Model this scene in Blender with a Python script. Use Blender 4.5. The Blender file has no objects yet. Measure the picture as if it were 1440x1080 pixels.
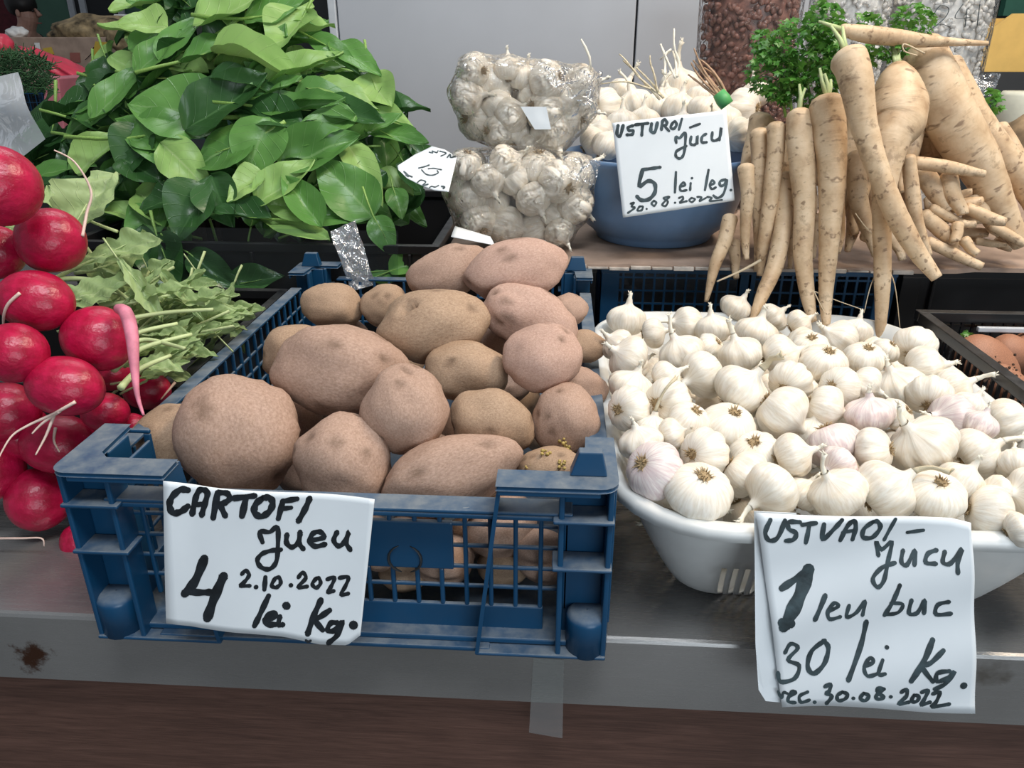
import bpy, bmesh, math, random
from mathutils import Vector, Matrix, noise
random.seed(7)
SC = bpy.context.scene
COL = SC.collection

# ------------------------------------------------------------------ camera
F = 1082.0
AL = math.atan(475 / F)
TH = math.atan(72 * math.cos(AL) / F)
CAM = Vector((0, 0, .426))
RIGHT = Vector((math.cos(TH), math.sin(TH), 0))
FWD = Vector((-math.sin(TH) * math.cos(AL), math.cos(TH) * math.cos(AL), -math.sin(AL)))
UP = RIGHT.cross(FWD)
cd = bpy.data.cameras.new('camera'); cam = bpy.data.objects.new('camera', cd); COL.objects.link(cam)
cd.sensor_width = 36; cd.lens = F / 1440 * 36; cd.clip_start = .02
M = Matrix((RIGHT, UP, -FWD)).transposed().to_4x4(); M.translation = CAM
cam.matrix_world = M
SC.camera = cam
# ------------------------------------------------------------------ light
W = bpy.data.worlds.new('hall_light'); SC.world = W; W.use_nodes = True
W.node_tree.nodes['Background'].inputs[0].default_value = (.80, .88, 1, 1)
W.node_tree.nodes['Background'].inputs[1].default_value = .20

def area(name, loc, target, size, power, color):
    l = bpy.data.lights.new(name, 'AREA'); l.shape = 'RECTANGLE'; l.size = size[0]; l.size_y = size[1]
    l.energy = power; l.color = color
    o = bpy.data.objects.new(name, l); COL.objects.link(o); o.location = loc
    o.rotation_euler = (Vector(target) - Vector(loc)).to_track_quat('-Z', 'Y').to_euler()
    return o
area('ceiling_lamp_front', (.35, -.30, 2.3), (-.05, .7, .1), (1.3, .35), 40, (.90, .95, 1))
area('ceiling_lamp_right', (1.15, .75, 1.9), (.45, .85, .1), (.9, .3), 32, (1, .84, .66))
area('ceiling_lamp_back', (-.6, 2.2, 2.4), (-.2, 1.5, .2), (1.6, .4), 16, (.95, .98, 1))
area('hall_window', (1.2, -2.3, .55), (0, .6, .1), (1.8, 1.1), 33, (.82, .92, 1))
vs = SC.view_settings
SC.display_settings.display_device = 'sRGB'
vs.view_transform = 'Standard'; vs.look = 'None'; vs.gamma = 1; vs.use_curve_mapping = False
vs.exposure = 0.1

# ------------------------------------------------------------------ measuring helpers
def ray(px, py): return RIGHT * (px - 720) + UP * (540 - py) + FWD * F
def aty(px, py, y):
    d = ray(px, py); return CAM + d * (y / d.y)
def atz(px, py, z):
    d = ray(px, py); return CAM + d * ((z - CAM.z) / d.z)
def atd(px, py, Z): return CAM + ray(px, py) * (Z / F)
def depth(p): return (p - CAM).dot(FWD)

# ------------------------------------------------------------------ materials
def nm(name):
    m = bpy.data.materials.new(name); m.use_nodes = True
    nt = m.node_tree; b = nt.nodes['Principled BSDF']
    return m, nt, b
def N(nt, typ, **k):
    n = nt.nodes.new(typ)
    for a, v in k.items():
        if a in n.inputs: n.inputs[a].default_value = v
        else: setattr(n, a, v)
    return n
def ramp(nt, fac, stops, interp='LINEAR'):
    r = nt.nodes.new('ShaderNodeValToRGB'); r.color_ramp.interpolation = interp
    while len(r.color_ramp.elements) < len(stops): r.color_ramp.elements.new(.5)
    for e, (p, c) in zip(r.color_ramp.elements, stops):
        e.position = p; e.color = (*c, 1) if len(c) == 3 else c
    nt.links.new(fac, r.inputs[0]); return r.outputs[0]
def mixc(nt, fac, a, b, mode='MIX'):
    n = nt.nodes.new('ShaderNodeMix'); n.data_type = 'RGBA'; n.blend_type = mode
    for s, v in ((n.inputs[0], fac), (n.inputs[6], a), (n.inputs[7], b)):
        if isinstance(v, (int, float)): s.default_value = v
        elif isinstance(v, tuple): s.default_value = (*v, 1)
        else: nt.links.new(v, s)
    return n.outputs[2]
def coords(nt, kind='Object', scale=(1, 1, 1)):
    t = nt.nodes.new('ShaderNodeTexCoord'); m = nt.nodes.new('ShaderNodeMapping')
    m.inputs['Scale'].default_value = scale
    nt.links.new(t.outputs[kind], m.inputs[0]); return m.outputs[0]
def noisef(nt, vec, scale, detail=4, rough=.55, dist=0):
    n = N(nt, 'ShaderNodeTexNoise', Scale=scale, Detail=detail, Roughness=rough, Distortion=dist)
    nt.links.new(vec, n.inputs['Vector']); return n.outputs['Fac']
def bump(nt, b, h, strength=.3, dist=.001):
    n = N(nt, 'ShaderNodeBump', Strength=strength, Distance=dist)
    nt.links.new(h, n.inputs['Height']); nt.links.new(n.outputs[0], b.inputs['Normal']); return n
def setc(nt, b, v): nt.links.new(v, b.inputs['Base Color'])

def plain(name, c, rough=.5, metal=0, var=.12, scale=30, bmp=0, trans=0, coat=0):
    m, nt, b = nm(name)
    v = coords(nt); f = noisef(nt, v, scale)
    lo = tuple(x * (1 - var) for x in c); hi = tuple(min(1, x * (1 + var)) for x in c)
    setc(nt, b, ramp(nt, f, [(.3, lo), (.7, hi)]))
    b.inputs['Roughness'].default_value = rough; b.inputs['Metallic'].default_value = metal
    b.inputs['Coat Weight'].default_value = coat
    if bmp: bump(nt, b, f, bmp, .002)
    return m

def mat_metal():
    m, nt, b = nm('stainless_counter')
    v = coords(nt); f = noisef(nt, v, 3, 6); g = noisef(nt, coords(nt, scale=(4, 60, 60)), 6, 3)
    base = ramp(nt, f, [(.25, (.25, .245, .235)), (.7, (.40, .39, .38))])
    dirt = ramp(nt, noisef(nt, v, 9, 6, .65), [(.66, (0, 0, 0)), (.76, (.7, .7, .7))])
    c = mixc(nt, dirt, base, (.10, .085, .065))
    # rust patch towards the left end of the front edge
    vv = N(nt, 'ShaderNodeVectorMath', operation='DISTANCE'); t = nt.nodes.new('ShaderNodeTexCoord')
    nt.links.new(t.outputs['Object'], vv.inputs[0]); vv.inputs[1].default_value = RUST
    d = N(nt, 'ShaderNodeMath', operation='ADD'); nt.links.new(vv.outputs['Value'], d.inputs[0])
    nz = N(nt, 'ShaderNodeMath', operation='MULTIPLY'); nt.links.new(noisef(nt, v, 60, 5, .7), nz.inputs[0]); nz.inputs[1].default_value = .06
    nt.links.new(nz.outputs[0], d.inputs[1])
    rf = ramp(nt, d.outputs[0], [(.038, (1, 1, 1)), (.046, (0, 0, 0))])
    c = mixc(nt, rf, c, (.075, .032, .018))
    setc(nt, b, c); b.inputs['Metallic'].default_value = .6
    nt.links.new(ramp(nt, g, [(.3, (.20,) * 3), (.7, (.32,) * 3)]), b.inputs['Roughness'])
    bump(nt, b, g, .08, .0006); return m
RUST = (-.465, .477, -.045)
def mat_wood():
    m, nt, b = nm('brown_laminate')
    v = coords(nt, scale=(1.2, 1, 16))
    w = noisef(nt, v, 7, 8, .65, .6); w2 = noisef(nt, coords(nt, scale=(3, 1, 90)), 9, 4, .6)
    c = ramp(nt, w, [(.25, (.05, .024, .018)), (.5, (.10, .050, .036)), (.75, (.165, .085, .064))])
    c = mixc(nt, .35, c, ramp(nt, w2, [(.3, (.045, .022, .017)), (.7, (.19, .10, .075))]))
    setc(nt, b, c); b.inputs['Roughness'].default_value = .42; bump(nt, b, w2, .1, .0005); return m
def mat_plastic(name, c, dust, rough=.38, amount=.55):
    m, nt, b = nm(name)
    v = coords(nt); f = noisef(nt, v, 55, 6, .65)
    g = nt.nodes.new('ShaderNodeNewGeometry'); s = nt.nodes.new('ShaderNodeSeparateXYZ'); nt.links.new(g.outputs['Normal'], s.inputs[0])
    up = ramp(nt, s.outputs['Z'], [(.35, (0.03,) * 3), (.9, (1,) * 3)])
    df = mixc(nt, 1.0, up, ramp(nt, f, [(.35, (.25,) * 3), (.65, (1,) * 3)]), 'MULTIPLY')
    df = mixc(nt, 1.0, df, (amount,) * 3, 'MULTIPLY')
    base = mixc(nt, ramp(nt, noisef(nt, v, 14, 3), [(.35, (0,) * 3), (.7, (.35,) * 3)]), c, tuple(x * .45 for x in c))
    setc(nt, b, mixc(nt, df, base, dust))
    nt.links.new(ramp(nt, df, [(0, (rough,) * 3), (.6, (.85,) * 3)]), b.inputs['Roughness'])
    bump(nt, b, f, .12, .0008); return m
def mat_potato(name, lo, hi, dirt):
    m, nt, b = nm(name)
    oi = nt.nodes.new('ShaderNodeObjectInfo')
    at = nt.nodes.new('ShaderNodeAttribute'); at.attribute_name = 'mark'
    tc = nt.nodes.new('ShaderNodeTexCoord'); ad = N(nt, 'ShaderNodeVectorMath', operation='ADD')
    nt.links.new(tc.outputs['Object'], ad.inputs[0]); nt.links.new(oi.outputs['Location'], ad.inputs[1]); v = ad.outputs[0]
    f = noisef(nt, v, 22, 5, .6)
    c = ramp(nt, f, [(.3, lo), (.65, hi)])
    d = ramp(nt, noisef(nt, v, 55, 8, .72), [(.50, (0,) * 3), (.62, (.75,) * 3)])
    d = mixc(nt, 1.0, d, ramp(nt, noisef(nt, v, 12, 3), [(.4, (0.15,) * 3), (.62, (1,) * 3)]), 'MULTIPLY')
    c = mixc(nt, d, c, dirt)
    fl = ramp(nt, noisef(nt, v, 330, 2, .5), [(.63, (0,) * 3), (.72, (.55,) * 3)])
    c = mixc(nt, fl, c, (.50, .40, .27))
    pt = ramp(nt, noisef(nt, v, 130, 4, .6), [(.63, (0,) * 3), (.73, (.8,) * 3)])
    c = mixc(nt, pt, c, (.12, .075, .04))
    mk = mixc(nt, 1.0, at.outputs['Fac'], ramp(nt, noisef(nt, v, 260, 3), [(.35, (.3,) * 3), (.6, (1,) * 3)]), 'MULTIPLY')
    c = mixc(nt, mk, c, (.11, .065, .04))
    setc(nt, b, c); b.inputs['Roughness'].default_value = .66
    b.inputs['Specular IOR Level'].default_value = .3
    hh = mixc(nt, 1.0, noisef(nt, v, 380, 4, .65), ramp(nt, noisef(nt, v, 18, 3), [(.42, (.12,) * 3), (.66, (1,) * 3)]), 'MULTIPLY')
    bump(nt, b, hh, .26, .0012); return m
def mat_garlic(name, lo, hi, blush):
    m, nt, b = nm(name)
    uv = coords(nt, 'UV', (15, .9, 1)); ob = coords(nt, 'Object')
    f = noisef(nt, uv, 2.2, 4, .6, .3)
    c = ramp(nt, f, [(.3, lo), (.62, hi)])
    g = noisef(nt, ob, 1.6, 3)
    c = mixc(nt, ramp(nt, g, [(.52, (0,) * 3), (.75, (.6,) * 3)]), c, blush)
    setc(nt, b, c); b.inputs['Roughness'].default_value = .42
    b.inputs['Subsurface Weight'].default_value = .12; b.inputs['Subsurface Radius'].default_value = (.01, .007, .005)
    b.inputs['Subsurface Scale'].default_value = .5
    bump(nt, b, f, .16, .0015); return m
def mat_root():
    m, nt, b = nm('parsnip_skin')
    ob = coords(nt, 'Object'); n1 = noisef(nt, ob, 28, 5, .6)
    c = ramp(nt, n1, [(.3, (.42, .27, .15)), (.5, (.60, .435, .27)), (.7, (.72, .56, .38))])
    n2 = noisef(nt, coords(nt, 'UV', (3.6, 125, 1)), 1.0, 2, .5, .15)
    c = mixc(nt, ramp(nt, n2, [(.60, (0,) * 3), (.68, (.75,) * 3)]), c, (.17, .095, .05))
    n3 = noisef(nt, coords(nt, 'UV', (3, 260, 1)), 1.0, 2, .5, .3)
    c = mixc(nt, ramp(nt, n3, [(.6, (0,) * 3), (.75, (.28,) * 3)]), c, (.30, .19, .11))
    c = mixc(nt, ramp(nt, noisef(nt, ob, 45, 5, .7), [(.57, (0,) * 3), (.68, (.5,) * 3)]), c, (.20, .125, .07))
    setc(nt, b, c); b.inputs['Roughness'].default_value = .55
    bump(nt, b, mixc(nt, .5, n3, n2), .45, .0018); return m
def mat_radish():
    m, nt, b = nm('radish_skin')
    v = coords(nt); f = noisef(nt, v, 2.2, 4, .6)
    c = ramp(nt, f, [(.3, (.27, .003, .022)), (.7, (.50, .008, .060))])
    s = ramp(nt, noisef(nt, v, 22, 3, .6), [(.70, (0,) * 3), (.74, (.5,) * 3)])
    c = mixc(nt, s, c, (.75, .25, .33))
    setc(nt, b, c); b.inputs['Roughness'].default_value = .33
    bump(nt, b, noisef(nt, v, 5, 4), .12, .01); return m
def mat_leaf(name, dark, mid, light, vein, rough=.38):
    m, nt, b = nm(name)
    oi = nt.nodes.new('ShaderNodeObjectInfo')
    c = ramp(nt, oi.outputs['Random'], [(0, dark), (.5, mid), (1, light)])
    ob = coords(nt, 'UV', (1, 1, 1)); n1 = noisef(nt, ob, 3.5, 4)
    c = mixc(nt, ramp(nt, n1, [(.35, (0,) * 3), (.7, (.45,) * 3)]), c, tuple(x * 1.5 for x in mid))
    sp = nt.nodes.new('ShaderNodeSeparateXYZ'); nt.links.new(ob, sp.inputs[0])
    def mth(op, a, bb=None, cc=None):
        n = N(nt, 'ShaderNodeMath', operation=op)
        for i, x in enumerate((a, bb, cc)):
            if x is None: continue
            if isinstance(x, (int, float)): n.inputs[i].default_value = x
            else: nt.links.new(x, n.inputs[i])
        return n.outputs[0]
    ax = mth('ABSOLUTE', mth('SUBTRACT', sp.outputs['X'], .5))
    rib = ramp(nt, ax, [(.012, (.9,) * 3), (.03, (0,) * 3)])
    side = mth('FRACT', mth('MULTIPLY', mth('SUBTRACT', sp.outputs['Y'], mth('MULTIPLY', ax, .55)), 6.5))
    sv = ramp(nt, mth('ABSOLUTE', mth('SUBTRACT', side, .5)), [(.015, (.4,) * 3), (.05, (0,) * 3)])
    c = mixc(nt, sv, c, vein); c = mixc(nt, rib, c, vein)
    g = nt.nodes.new('ShaderNodeNewGeometry')
    c = mixc(nt, mth('MULTIPLY', g.outputs['Backfacing'], .45), c, tuple(min(1, x * 1.5) for x in light))
    setc(nt, b, c); b.inputs['Roughness'].default_value = rough
    b.inputs['Specular IOR Level'].default_value = .45
    h = mth('ADD', mth('MULTIPLY', n1, .5), mth('MULTIPLY', sv, -.6)); bump(nt, b, h, .5, .003)
    tr = nt.nodes.new('ShaderNodeBsdfTranslucent'); nt.links.new(c, tr.inputs[0])
    mx = nt.nodes.new('ShaderNodeMixShader'); mx.inputs[0].default_value = .22
    out = nt.nodes['Material Output']; nt.links.new(b.outputs[0], mx.inputs[1]); nt.links.new(tr.outputs[0], mx.inputs[2])
    nt.links.new(mx.outputs[0], out.inputs[0]); return m
def mat_film(name, tint=(1, 1, 1), haze=.06, wr=40, strength=.9, gloss=.06, blend=.32, crease=.012):
    m, nt, b = nm(name); nt.nodes.remove(b)
    out = nt.nodes['Material Output']
    tr = nt.nodes.new('ShaderNodeBsdfTransparent'); tr.inputs[0].default_value = (*tint, 1)
    gl = nt.nodes.new('ShaderNodeBsdfGlossy'); gl.inputs['Roughness'].default_value = gloss; gl.inputs[0].default_value = (1, 1, 1, 1)
    df = nt.nodes.new('ShaderNodeBsdfDiffuse'); df.inputs[0].default_value = (.8, .83, .85, 1)
    v = coords(nt); n1 = noisef(nt, v, wr, 3, .5, 1.2)
    bp = N(nt, 'ShaderNodeBump', Strength=strength, Distance=crease); nt.links.new(n1, bp.inputs['Height'])
    nt.links.new(bp.outputs[0], gl.inputs['Normal'])
    lw = N(nt, 'ShaderNodeLayerWeight', Blend=blend); nt.links.new(bp.outputs[0], lw.inputs['Normal'])
    a = nt.nodes.new('ShaderNodeMixShader'); nt.links.new(lw.outputs['Fresnel'], a.inputs[0])
    nt.links.new(tr.outputs[0], a.inputs[1]); nt.links.new(gl.outputs[0], a.inputs[2])
    c = nt.nodes.new('ShaderNodeMixShader'); c.inputs[0].default_value = haze
    nt.links.new(a.outputs[0], c.inputs[1]); nt.links.new(df.outputs[0], c.inputs[2])
    nt.links.new(c.outputs[0], out.inputs[0]); return m

MM = {}
MM['metal'] = mat_metal(); MM['wood'] = mat_wood()
MM['blue'] = mat_plastic('blue_crate_plastic', (.004, .056, .135), (.205, .225, .235), .32, .75)
MM['black'] = mat_plastic('black_crate_plastic', (.010, .010, .011), (.10, .10, .10), .30, .30)
MM['white'] = mat_plastic('white_basket_plastic', (.74, .75, .73), (.55, .53, .48), .35, .10)
MM['potato'] = mat_potato('potato_skin', (.32, .20, .145), (.48, .325, .25), (.26, .165, .095))
MM['potato_pink'] = mat_potato('pink_potato_skin', (.40, .24, .185), (.55, .37, .295), (.30, .19, .12))
MM['potato_tan'] = mat_potato('tan_potato_skin', (.31, .20, .13), (.46, .32, .215), (.19, .115, .055))
MM['garlic'] = mat_garlic('garlic_skin', (.70, .62, .50), (.84, .79, .70), (.74, .62, .45))
MM['garlic_pink'] = mat_garlic('pink_garlic_skin', (.60, .46, .46), (.82, .74, .69), (.64, .48, .48))
MM['garlic_dry'] = plain('dry_garlic_stalk', (.60, .52, .36), .75, var=.3, scale=200, bmp=.3)
MM['stalk_white'] = plain('pale_garlic_neck', (.80, .75, .63), .6, var=.15, scale=150, bmp=.2)
MM['roots'] = plain('garlic_roots', (.36, .26, .14), .85, var=.5, scale=300)
MM['parsnip'] = mat_root()
MM['rootlet'] = plain('thin_rootlet', (.58, .47, .32), .7)
MM['radish'] = mat_radish()
MM['radish_tail'] = plain('radish_tail_root', (.62, .20, .27), .55, var=.35, scale=60)
MM['radish_pale'] = plain('pale_radish_root', (.70, .52, .44), .55, var=.2, scale=60)
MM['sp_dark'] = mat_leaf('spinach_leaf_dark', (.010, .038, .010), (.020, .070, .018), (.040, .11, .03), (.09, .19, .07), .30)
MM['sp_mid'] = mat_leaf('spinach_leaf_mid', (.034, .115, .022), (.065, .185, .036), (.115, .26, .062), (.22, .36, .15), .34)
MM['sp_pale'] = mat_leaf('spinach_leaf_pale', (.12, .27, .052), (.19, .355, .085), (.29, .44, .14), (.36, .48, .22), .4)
MM['stalk_green'] = plain('spinach_stalk', (.24, .40, .09), .45, var=.25, scale=50)
MM['rl'] = mat_leaf('radish_leaf', (.16, .26, .09), (.24, .34, .13), (.33, .42, .19), (.48, .55, .32), .5)
MM['rl_stalk'] = plain('radish_leaf_stalk', (.46, .54, .26), .5, var=.2)
MM['paper'] = plain('price_card_paper', (.78, .82, .84), .55, var=.035, scale=14, bmp=.05)
MM['ink'] = plain('black_marker_ink', (.012, .016, .02), .45, var=.5, scale=120)
MM['ink_grey'] = plain('worn_marker_ink', (.035, .055, .062), .5, var=.6, scale=90)
MM['card'] = plain('brown_cardboard', (.36, .26, .20), .85, var=.2, scale=25, bmp=.1)
MM['card_edge'] = plain('worn_cardboard_edge', (.45, .40, .35), .9, var=.4, scale=60, bmp=.2)
MM['bowl'] = plain('blue_bowl_plastic', (.14, .24, .40), .34, var=.12, scale=9)
MM['panel'] = plain('grey_painted_steel', (.43, .45, .485), .45, var=.05, scale=4)
MM['panel_edge'] = plain('light_steel_edge', (.50, .53, .56), .4)
MM['green_wall'] = plain('green_wall_paint', (.075, .17, .12), .8, var=.1, scale=6)
MM['dark'] = plain('dark_grey_panel', (.018, .020, .022), .6)
MM['darkgreen'] = plain('dark_green_panel', (.015, .09, .06), .6)
MM['film'] = mat_film('clear_bag_film', haze=.035, wr=60, strength=1, gloss=.05, blend=.22, crease=.020)
MM['beanfilm'] = mat_film('bean_bag_film', haze=.02, wr=70, gloss=.08, blend=.15, crease=.01)
MM['film2'] = mat_film('crinkled_clear_film', (.93, .95, .96), .10, 60, 1, .12, .40)
MM['filmgrey'] = mat_film('cloudy_grey_film', (.8, .84, .86), .42, 25, .8, .16, .35)
MM['bean_brown'] = plain('brown_beans', (.25, .12, .09), .35, var=.6, scale=60)
MM['bean_white'] = plain('white_beans', (.72, .70, .66), .4, var=.3, scale=70)
MM['parsley'] = mat_leaf('parsley_leaflet', (.04, .15, .02), (.085, .25, .035), (.18, .38, .08), (.14, .30, .07))
MM['dill'] = plain('dark_dill', (.02, .07, .02), .7, var=.5)
MM['carrot'] = plain('carrot_skin', (.36, .165, .095), .55, var=.3, scale=40, bmp=.25)
MM['soil'] = plain('soil_crumbs', (.07, .04, .025), .95, var=.5)
MM['yellow'] = plain('yellow_crate_plastic', (.62, .40, .11), .45, var=.08)
MM['banana'] = plain('banana_yellow_print', (.55, .38, .05), .8)
MM['redprint'] = plain('faded_red_print', (.30, .10, .08), .8)
MM['pinkbag'] = plain('pink_red_plastic_bag', (.62, .05, .09), .35, var=.3, scale=12, bmp=.6)
MM['pinkpanel'] = plain('pink_crate_plastic', (.52, .17, .21), .5, var=.1)
MM['skin'] = plain('skin', (.50, .28, .21), .5, var=.08)
MM['hair'] = plain('black_hair', (.012, .009, .008), .5)
MM['shirt'] = plain('black_shirt', (.012, .012, .013), .8)
MM['maroon'] = plain('maroon_cloth', (.09, .010, .016), .8, var=.3)
MM['lump'] = plain('mottled_netting', (.26, .19, .10), .7, var=.95, scale=22, bmp=.5)
MM['celeriac'] = plain('celeriac_skin', (.22, .15, .085), .85, var=.5, scale=40, bmp=.8)
MM['whitebox'] = plain('white_box', (.75, .75, .73), .5)
MM['tape'] = mat_film('clear_tape_film', (.9, .9, .88), .09, 30, .15, .3, .06, .002)
MM['floor'] = plain('dark_hall_floor', (.10, .10, .10), .6)
MM['sprout'] = plain('yellow_sprout', (.45, .33, .10), .6, var=.3, scale=100)

# ------------------------------------------------------------------ mesh helpers
WL = {}
class MB:
    def __init__(s): s.v = []; s.f = []; s.uv = {}
    def add(s, vs, fs, uvs=None):
        k = len(s.v); s.v += [Vector(p) for p in vs]; s.f += [tuple(i + k for i in f) for f in fs]
        if uvs:
            for i, u in enumerate(uvs): s.uv[k + i] = u
    def box(s, x0, x1, y0, y1, z0, z1):
        s.add([(x0, y0, z0), (x1, y0, z0), (x1, y1, z0), (x0, y1, z0), (x0, y0, z1), (x1, y0, z1), (x1, y1, z1), (x0, y1, z1)],
              [(0, 3, 2, 1), (4, 5, 6, 7), (0, 1, 5, 4), (1, 2, 6, 5), (2, 3, 7, 6), (3, 0, 4, 7)])
    def hull8(s, lo, hi):   # two quads
        s.add(list(lo) + list(hi), [(0, 3, 2, 1), (4, 5, 6, 7), (0, 1, 5, 4), (1, 2, 6, 5), (2, 3, 7, 6), (3, 0, 4, 7)])
    def tube(s, pts, rad, seg=8, cap=True, flat=1, lobes=None):
        pts = [Vector(p) for p in pts]; n = len(pts); vs = []; uvs = []; L = 0
        ref = Vector((0, 0, 1)); t0 = (pts[1] - pts[0]).normalized()
        if abs(t0.dot(ref)) > .9: ref = Vector((1, 0, 0))
        a = t0.cross(ref).normalized()
        for i in range(n):
            t = (pts[min(i + 1, n - 1)] - pts[max(i - 1, 0)]).normalized()
            a = (a - t * a.dot(t)).normalized(); b = t.cross(a)
            if i: L += (pts[i] - pts[i - 1]).length
            for k in range(seg):
                th = 2 * math.pi * k / seg; r = rad[i] if not lobes else rad[i] * lobes(i, th, L)
                vs.append(pts[i] + (a * math.cos(th) + b * math.sin(th) * flat) * r); uvs.append((abs(k / seg * 2 - 1), L))
        fs = [(i * seg + k, i * seg + (k + 1) % seg, (i + 1) * seg + (k + 1) % seg, (i + 1) * seg + k) for i in range(n - 1) for k in range(seg)]
        if cap: fs += [tuple(range(seg))[::-1], tuple((n - 1) * seg + k for k in range(seg))]
        s.add(vs, fs, uvs)
    def lathe(s, prof, c, seg=40, mod=None):
        vs = []; uvs = []
        for j, (r, z) in enumerate(prof):
            for k in range(seg):
                th = 2 * math.pi * k / seg; rr = r * (mod(th, j, z) if mod else 1)
                vs.append(Vector(c) + Vector((rr * math.cos(th), rr * math.sin(th), z))); uvs.append((abs(k / seg * 2 - 1), z))
        n = len(prof)
        fs = [(i * seg + k, i * seg + (k + 1) % seg, (i + 1) * seg + (k + 1) % seg, (i + 1) * seg + k) for i in range(n - 1) for k in range(seg)]
        s.add(vs, fs, uvs)
    def ball(s, c, r, sub=1, sc=(1, 1, 1), rot=None):
        v, f = ICO[sub]; c = Vector(c)
        out = []
        for p in v:
            q = Vector((p.x * sc[0] * r, p.y * sc[1] * r, p.z * sc[2] * r))
            if rot: q = rot @ q
            out.append(c + q)
        s.add(out, f)
    def mesh(s, name, mat, smooth=True, origin=Vector()):
        me = bpy.data.meshes.new(name)
        me.from_pydata([p - origin for p in s.v], [], s.f)
        if s.uv:
            l = me.uv_layers.new(name='UVMap')
            vi = [0] * len(me.loops); me.loops.foreach_get('vertex_index', vi)
            flat = []
            for i in vi: flat += list(s.uv.get(i, (0, 0)))
            l.data.foreach_set('uv', flat)
        if getattr(s, 'mark', None): me.attributes.new('mark', 'FLOAT', 'POINT').data.foreach_set('value', s.mark)
        if smooth: me.polygons.foreach_set('use_smooth', [True] * len(me.polygons))
        me.materials.append(mat); me.update(); return me
    def build(s, name, mat, parent=None, smooth=False, bev=0, solid=0, sub=0):
        xs = [p.x for p in s.v]; ys = [p.y for p in s.v]; zs = [p.z for p in s.v]
        org = Vector(((min(xs) + max(xs)) / 2, (min(ys) + max(ys)) / 2, min(zs)))
        o = bpy.data.objects.new(name, s.mesh(name, mat, smooth, org)); COL.objects.link(o)
        WL[o.name] = org
        if parent: o.parent = parent; o.location = org - WL[parent.name]
        else: o.location = org
        if solid: q = o.modifiers.new('solid', 'SOLIDIFY'); q.thickness = solid; q.offset = 0
        if bev: q = o.modifiers.new('bevel', 'BEVEL'); q.width = bev; q.segments = 2; q.limit_method = 'ANGLE'
        if sub: q = o.modifiers.new('sub', 'SUBSURF'); q.levels = sub; q.render_levels = sub
        return o
def _ico():
    d = {}
    for sub in (1, 2, 3, 4, 5):
        bm = bmesh.new(); bmesh.ops.create_icosphere(bm, subdivisions=sub, radius=1)
        d[sub] = ([v.co.copy() for v in bm.verts], [tuple(v.index for v in f.verts) for f in bm.faces]); bm.free()
    return d
ICO = _ico()
def tag(o, label=None, cat=None, group=None, kind=None):
    if label: o['label'] = label
    if cat: o['category'] = cat
    if group: o['group'] = group
    if kind: o['kind'] = kind
    return o
def empty(name, loc, label=None, cat=None, group=None):
    o = bpy.data.objects.new(name, None); COL.objects.link(o); o.location = loc; WL[o.name] = Vector(loc)
    o.empty_display_size = .02
    return tag(o, label, cat, group)
def place(name, me, parent=None, mw=None):   # shared mesh object
    o = bpy.data.objects.new(name, me); COL.objects.link(o)
    if parent: o.parent = parent
    if mw is not None: o.matrix_basis = mw
    return o
def smooth_pts(pts, n=6, extra=None):
    """Catmull-Rom through tuples of any length"""
    P = [tuple(p) for p in pts]
    if len(P) == 2: return [tuple(a + (b - a) * i / n for a, b in zip(*P)) for i in range(n + 1)]
    out = []
    for i in range(len(P) - 1):
        p0 = P[max(i - 1, 0)]; p1 = P[i]; p2 = P[i + 1]; p3 = P[min(i + 2, len(P) - 1)]
        for k in range(n):
            t = k / n
            out.append(tuple(.5 * (2 * b + (c - a) * t + (2 * a - 5 * b + 4 * c - d) * t * t + (3 * b - a - 3 * c + d) * t ** 3) for a, b, c, d in zip(p0, p1, p2, p3)))
    out.append(P[-1]); return out
ORD = ['first', 'second', 'third', 'fourth', 'fifth', 'sixth', 'seventh', 'eighth', 'ninth', 'tenth', 'eleventh', 'twelfth', 'thirteenth',
       'fourteenth', 'fifteenth', 'sixteenth', 'seventeenth', 'eighteenth', 'nineteenth', 'twentieth']
def rows_of(items, band):
    """items: (px, py, key) -> dict key -> (row, nth), rows from the bottom of the picture up"""
    it = sorted(items, key=lambda t: -t[1]); res = {}; rows = []; cur = []
    for t in it:
        if cur and cur[0][1] - t[1] > band or len(cur) >= 18: rows.append(cur); cur = []
        cur.append(t)
    rows.append(cur)
    for r, row in enumerate(rows):
        for n, t in enumerate(sorted(row, key=lambda t: t[0])): res[t[2]] = (r, n)
    return res

# ------------------------------------------------------------------ setting
mb = MB(); mb.box(-8, 8, -4, 9, -.95, -.90); tag(mb.build('floor', MM['floor']), kind='structure')
mb = MB(); mb.box(-8, 8, 8.4, 8.5, -.9, 2.4); tag(mb.build('wall_back', MM['green_wall']), kind='structure')
# a dark display window with pale frame in the green wall
a = aty(90, -60, 8.39); b = aty(182, 60, 8.39)
mb = MB(); mb.box(a.x, b.x, 8.36, 8.40, b.z, a.z); w1 = tag(mb.build('window_1', MM['dark']), kind='structure')
for x in (a.x, a.x + .12, b.x):
    mb = MB(); mb.box(x - .03, x + .03, 8.33, 8.36, b.z, a.z); mb.build('window_frame', MM['panel_edge'], w1)

# counter
ct = empty('market_counter', (0, 1.2, -.9), 'long stainless steel market counter with brown wood front panel', 'counter')
mb = MB()
prof = [(1.68, 0), (.480, 0), (.4775, -.0012), (.4765, -.004), (.4765, -.070), (.4785, -.0715), (.50, -.0715), (.50, -.02), (1.68, -.02)]
NX = 2
vs = [(x, y, z) for x in (-1.6, 1.8) for y, z in prof]; n = len(prof)
mb.add(vs, [(i, (i + 1) % n, n + (i + 1) % n, n + i) for i in range(n)] + [tuple(range(n))[::-1], tuple(range(n, 2 * n))])
RO = mb
o = mb.build('steel_top', MM['metal'], ct)
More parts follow.
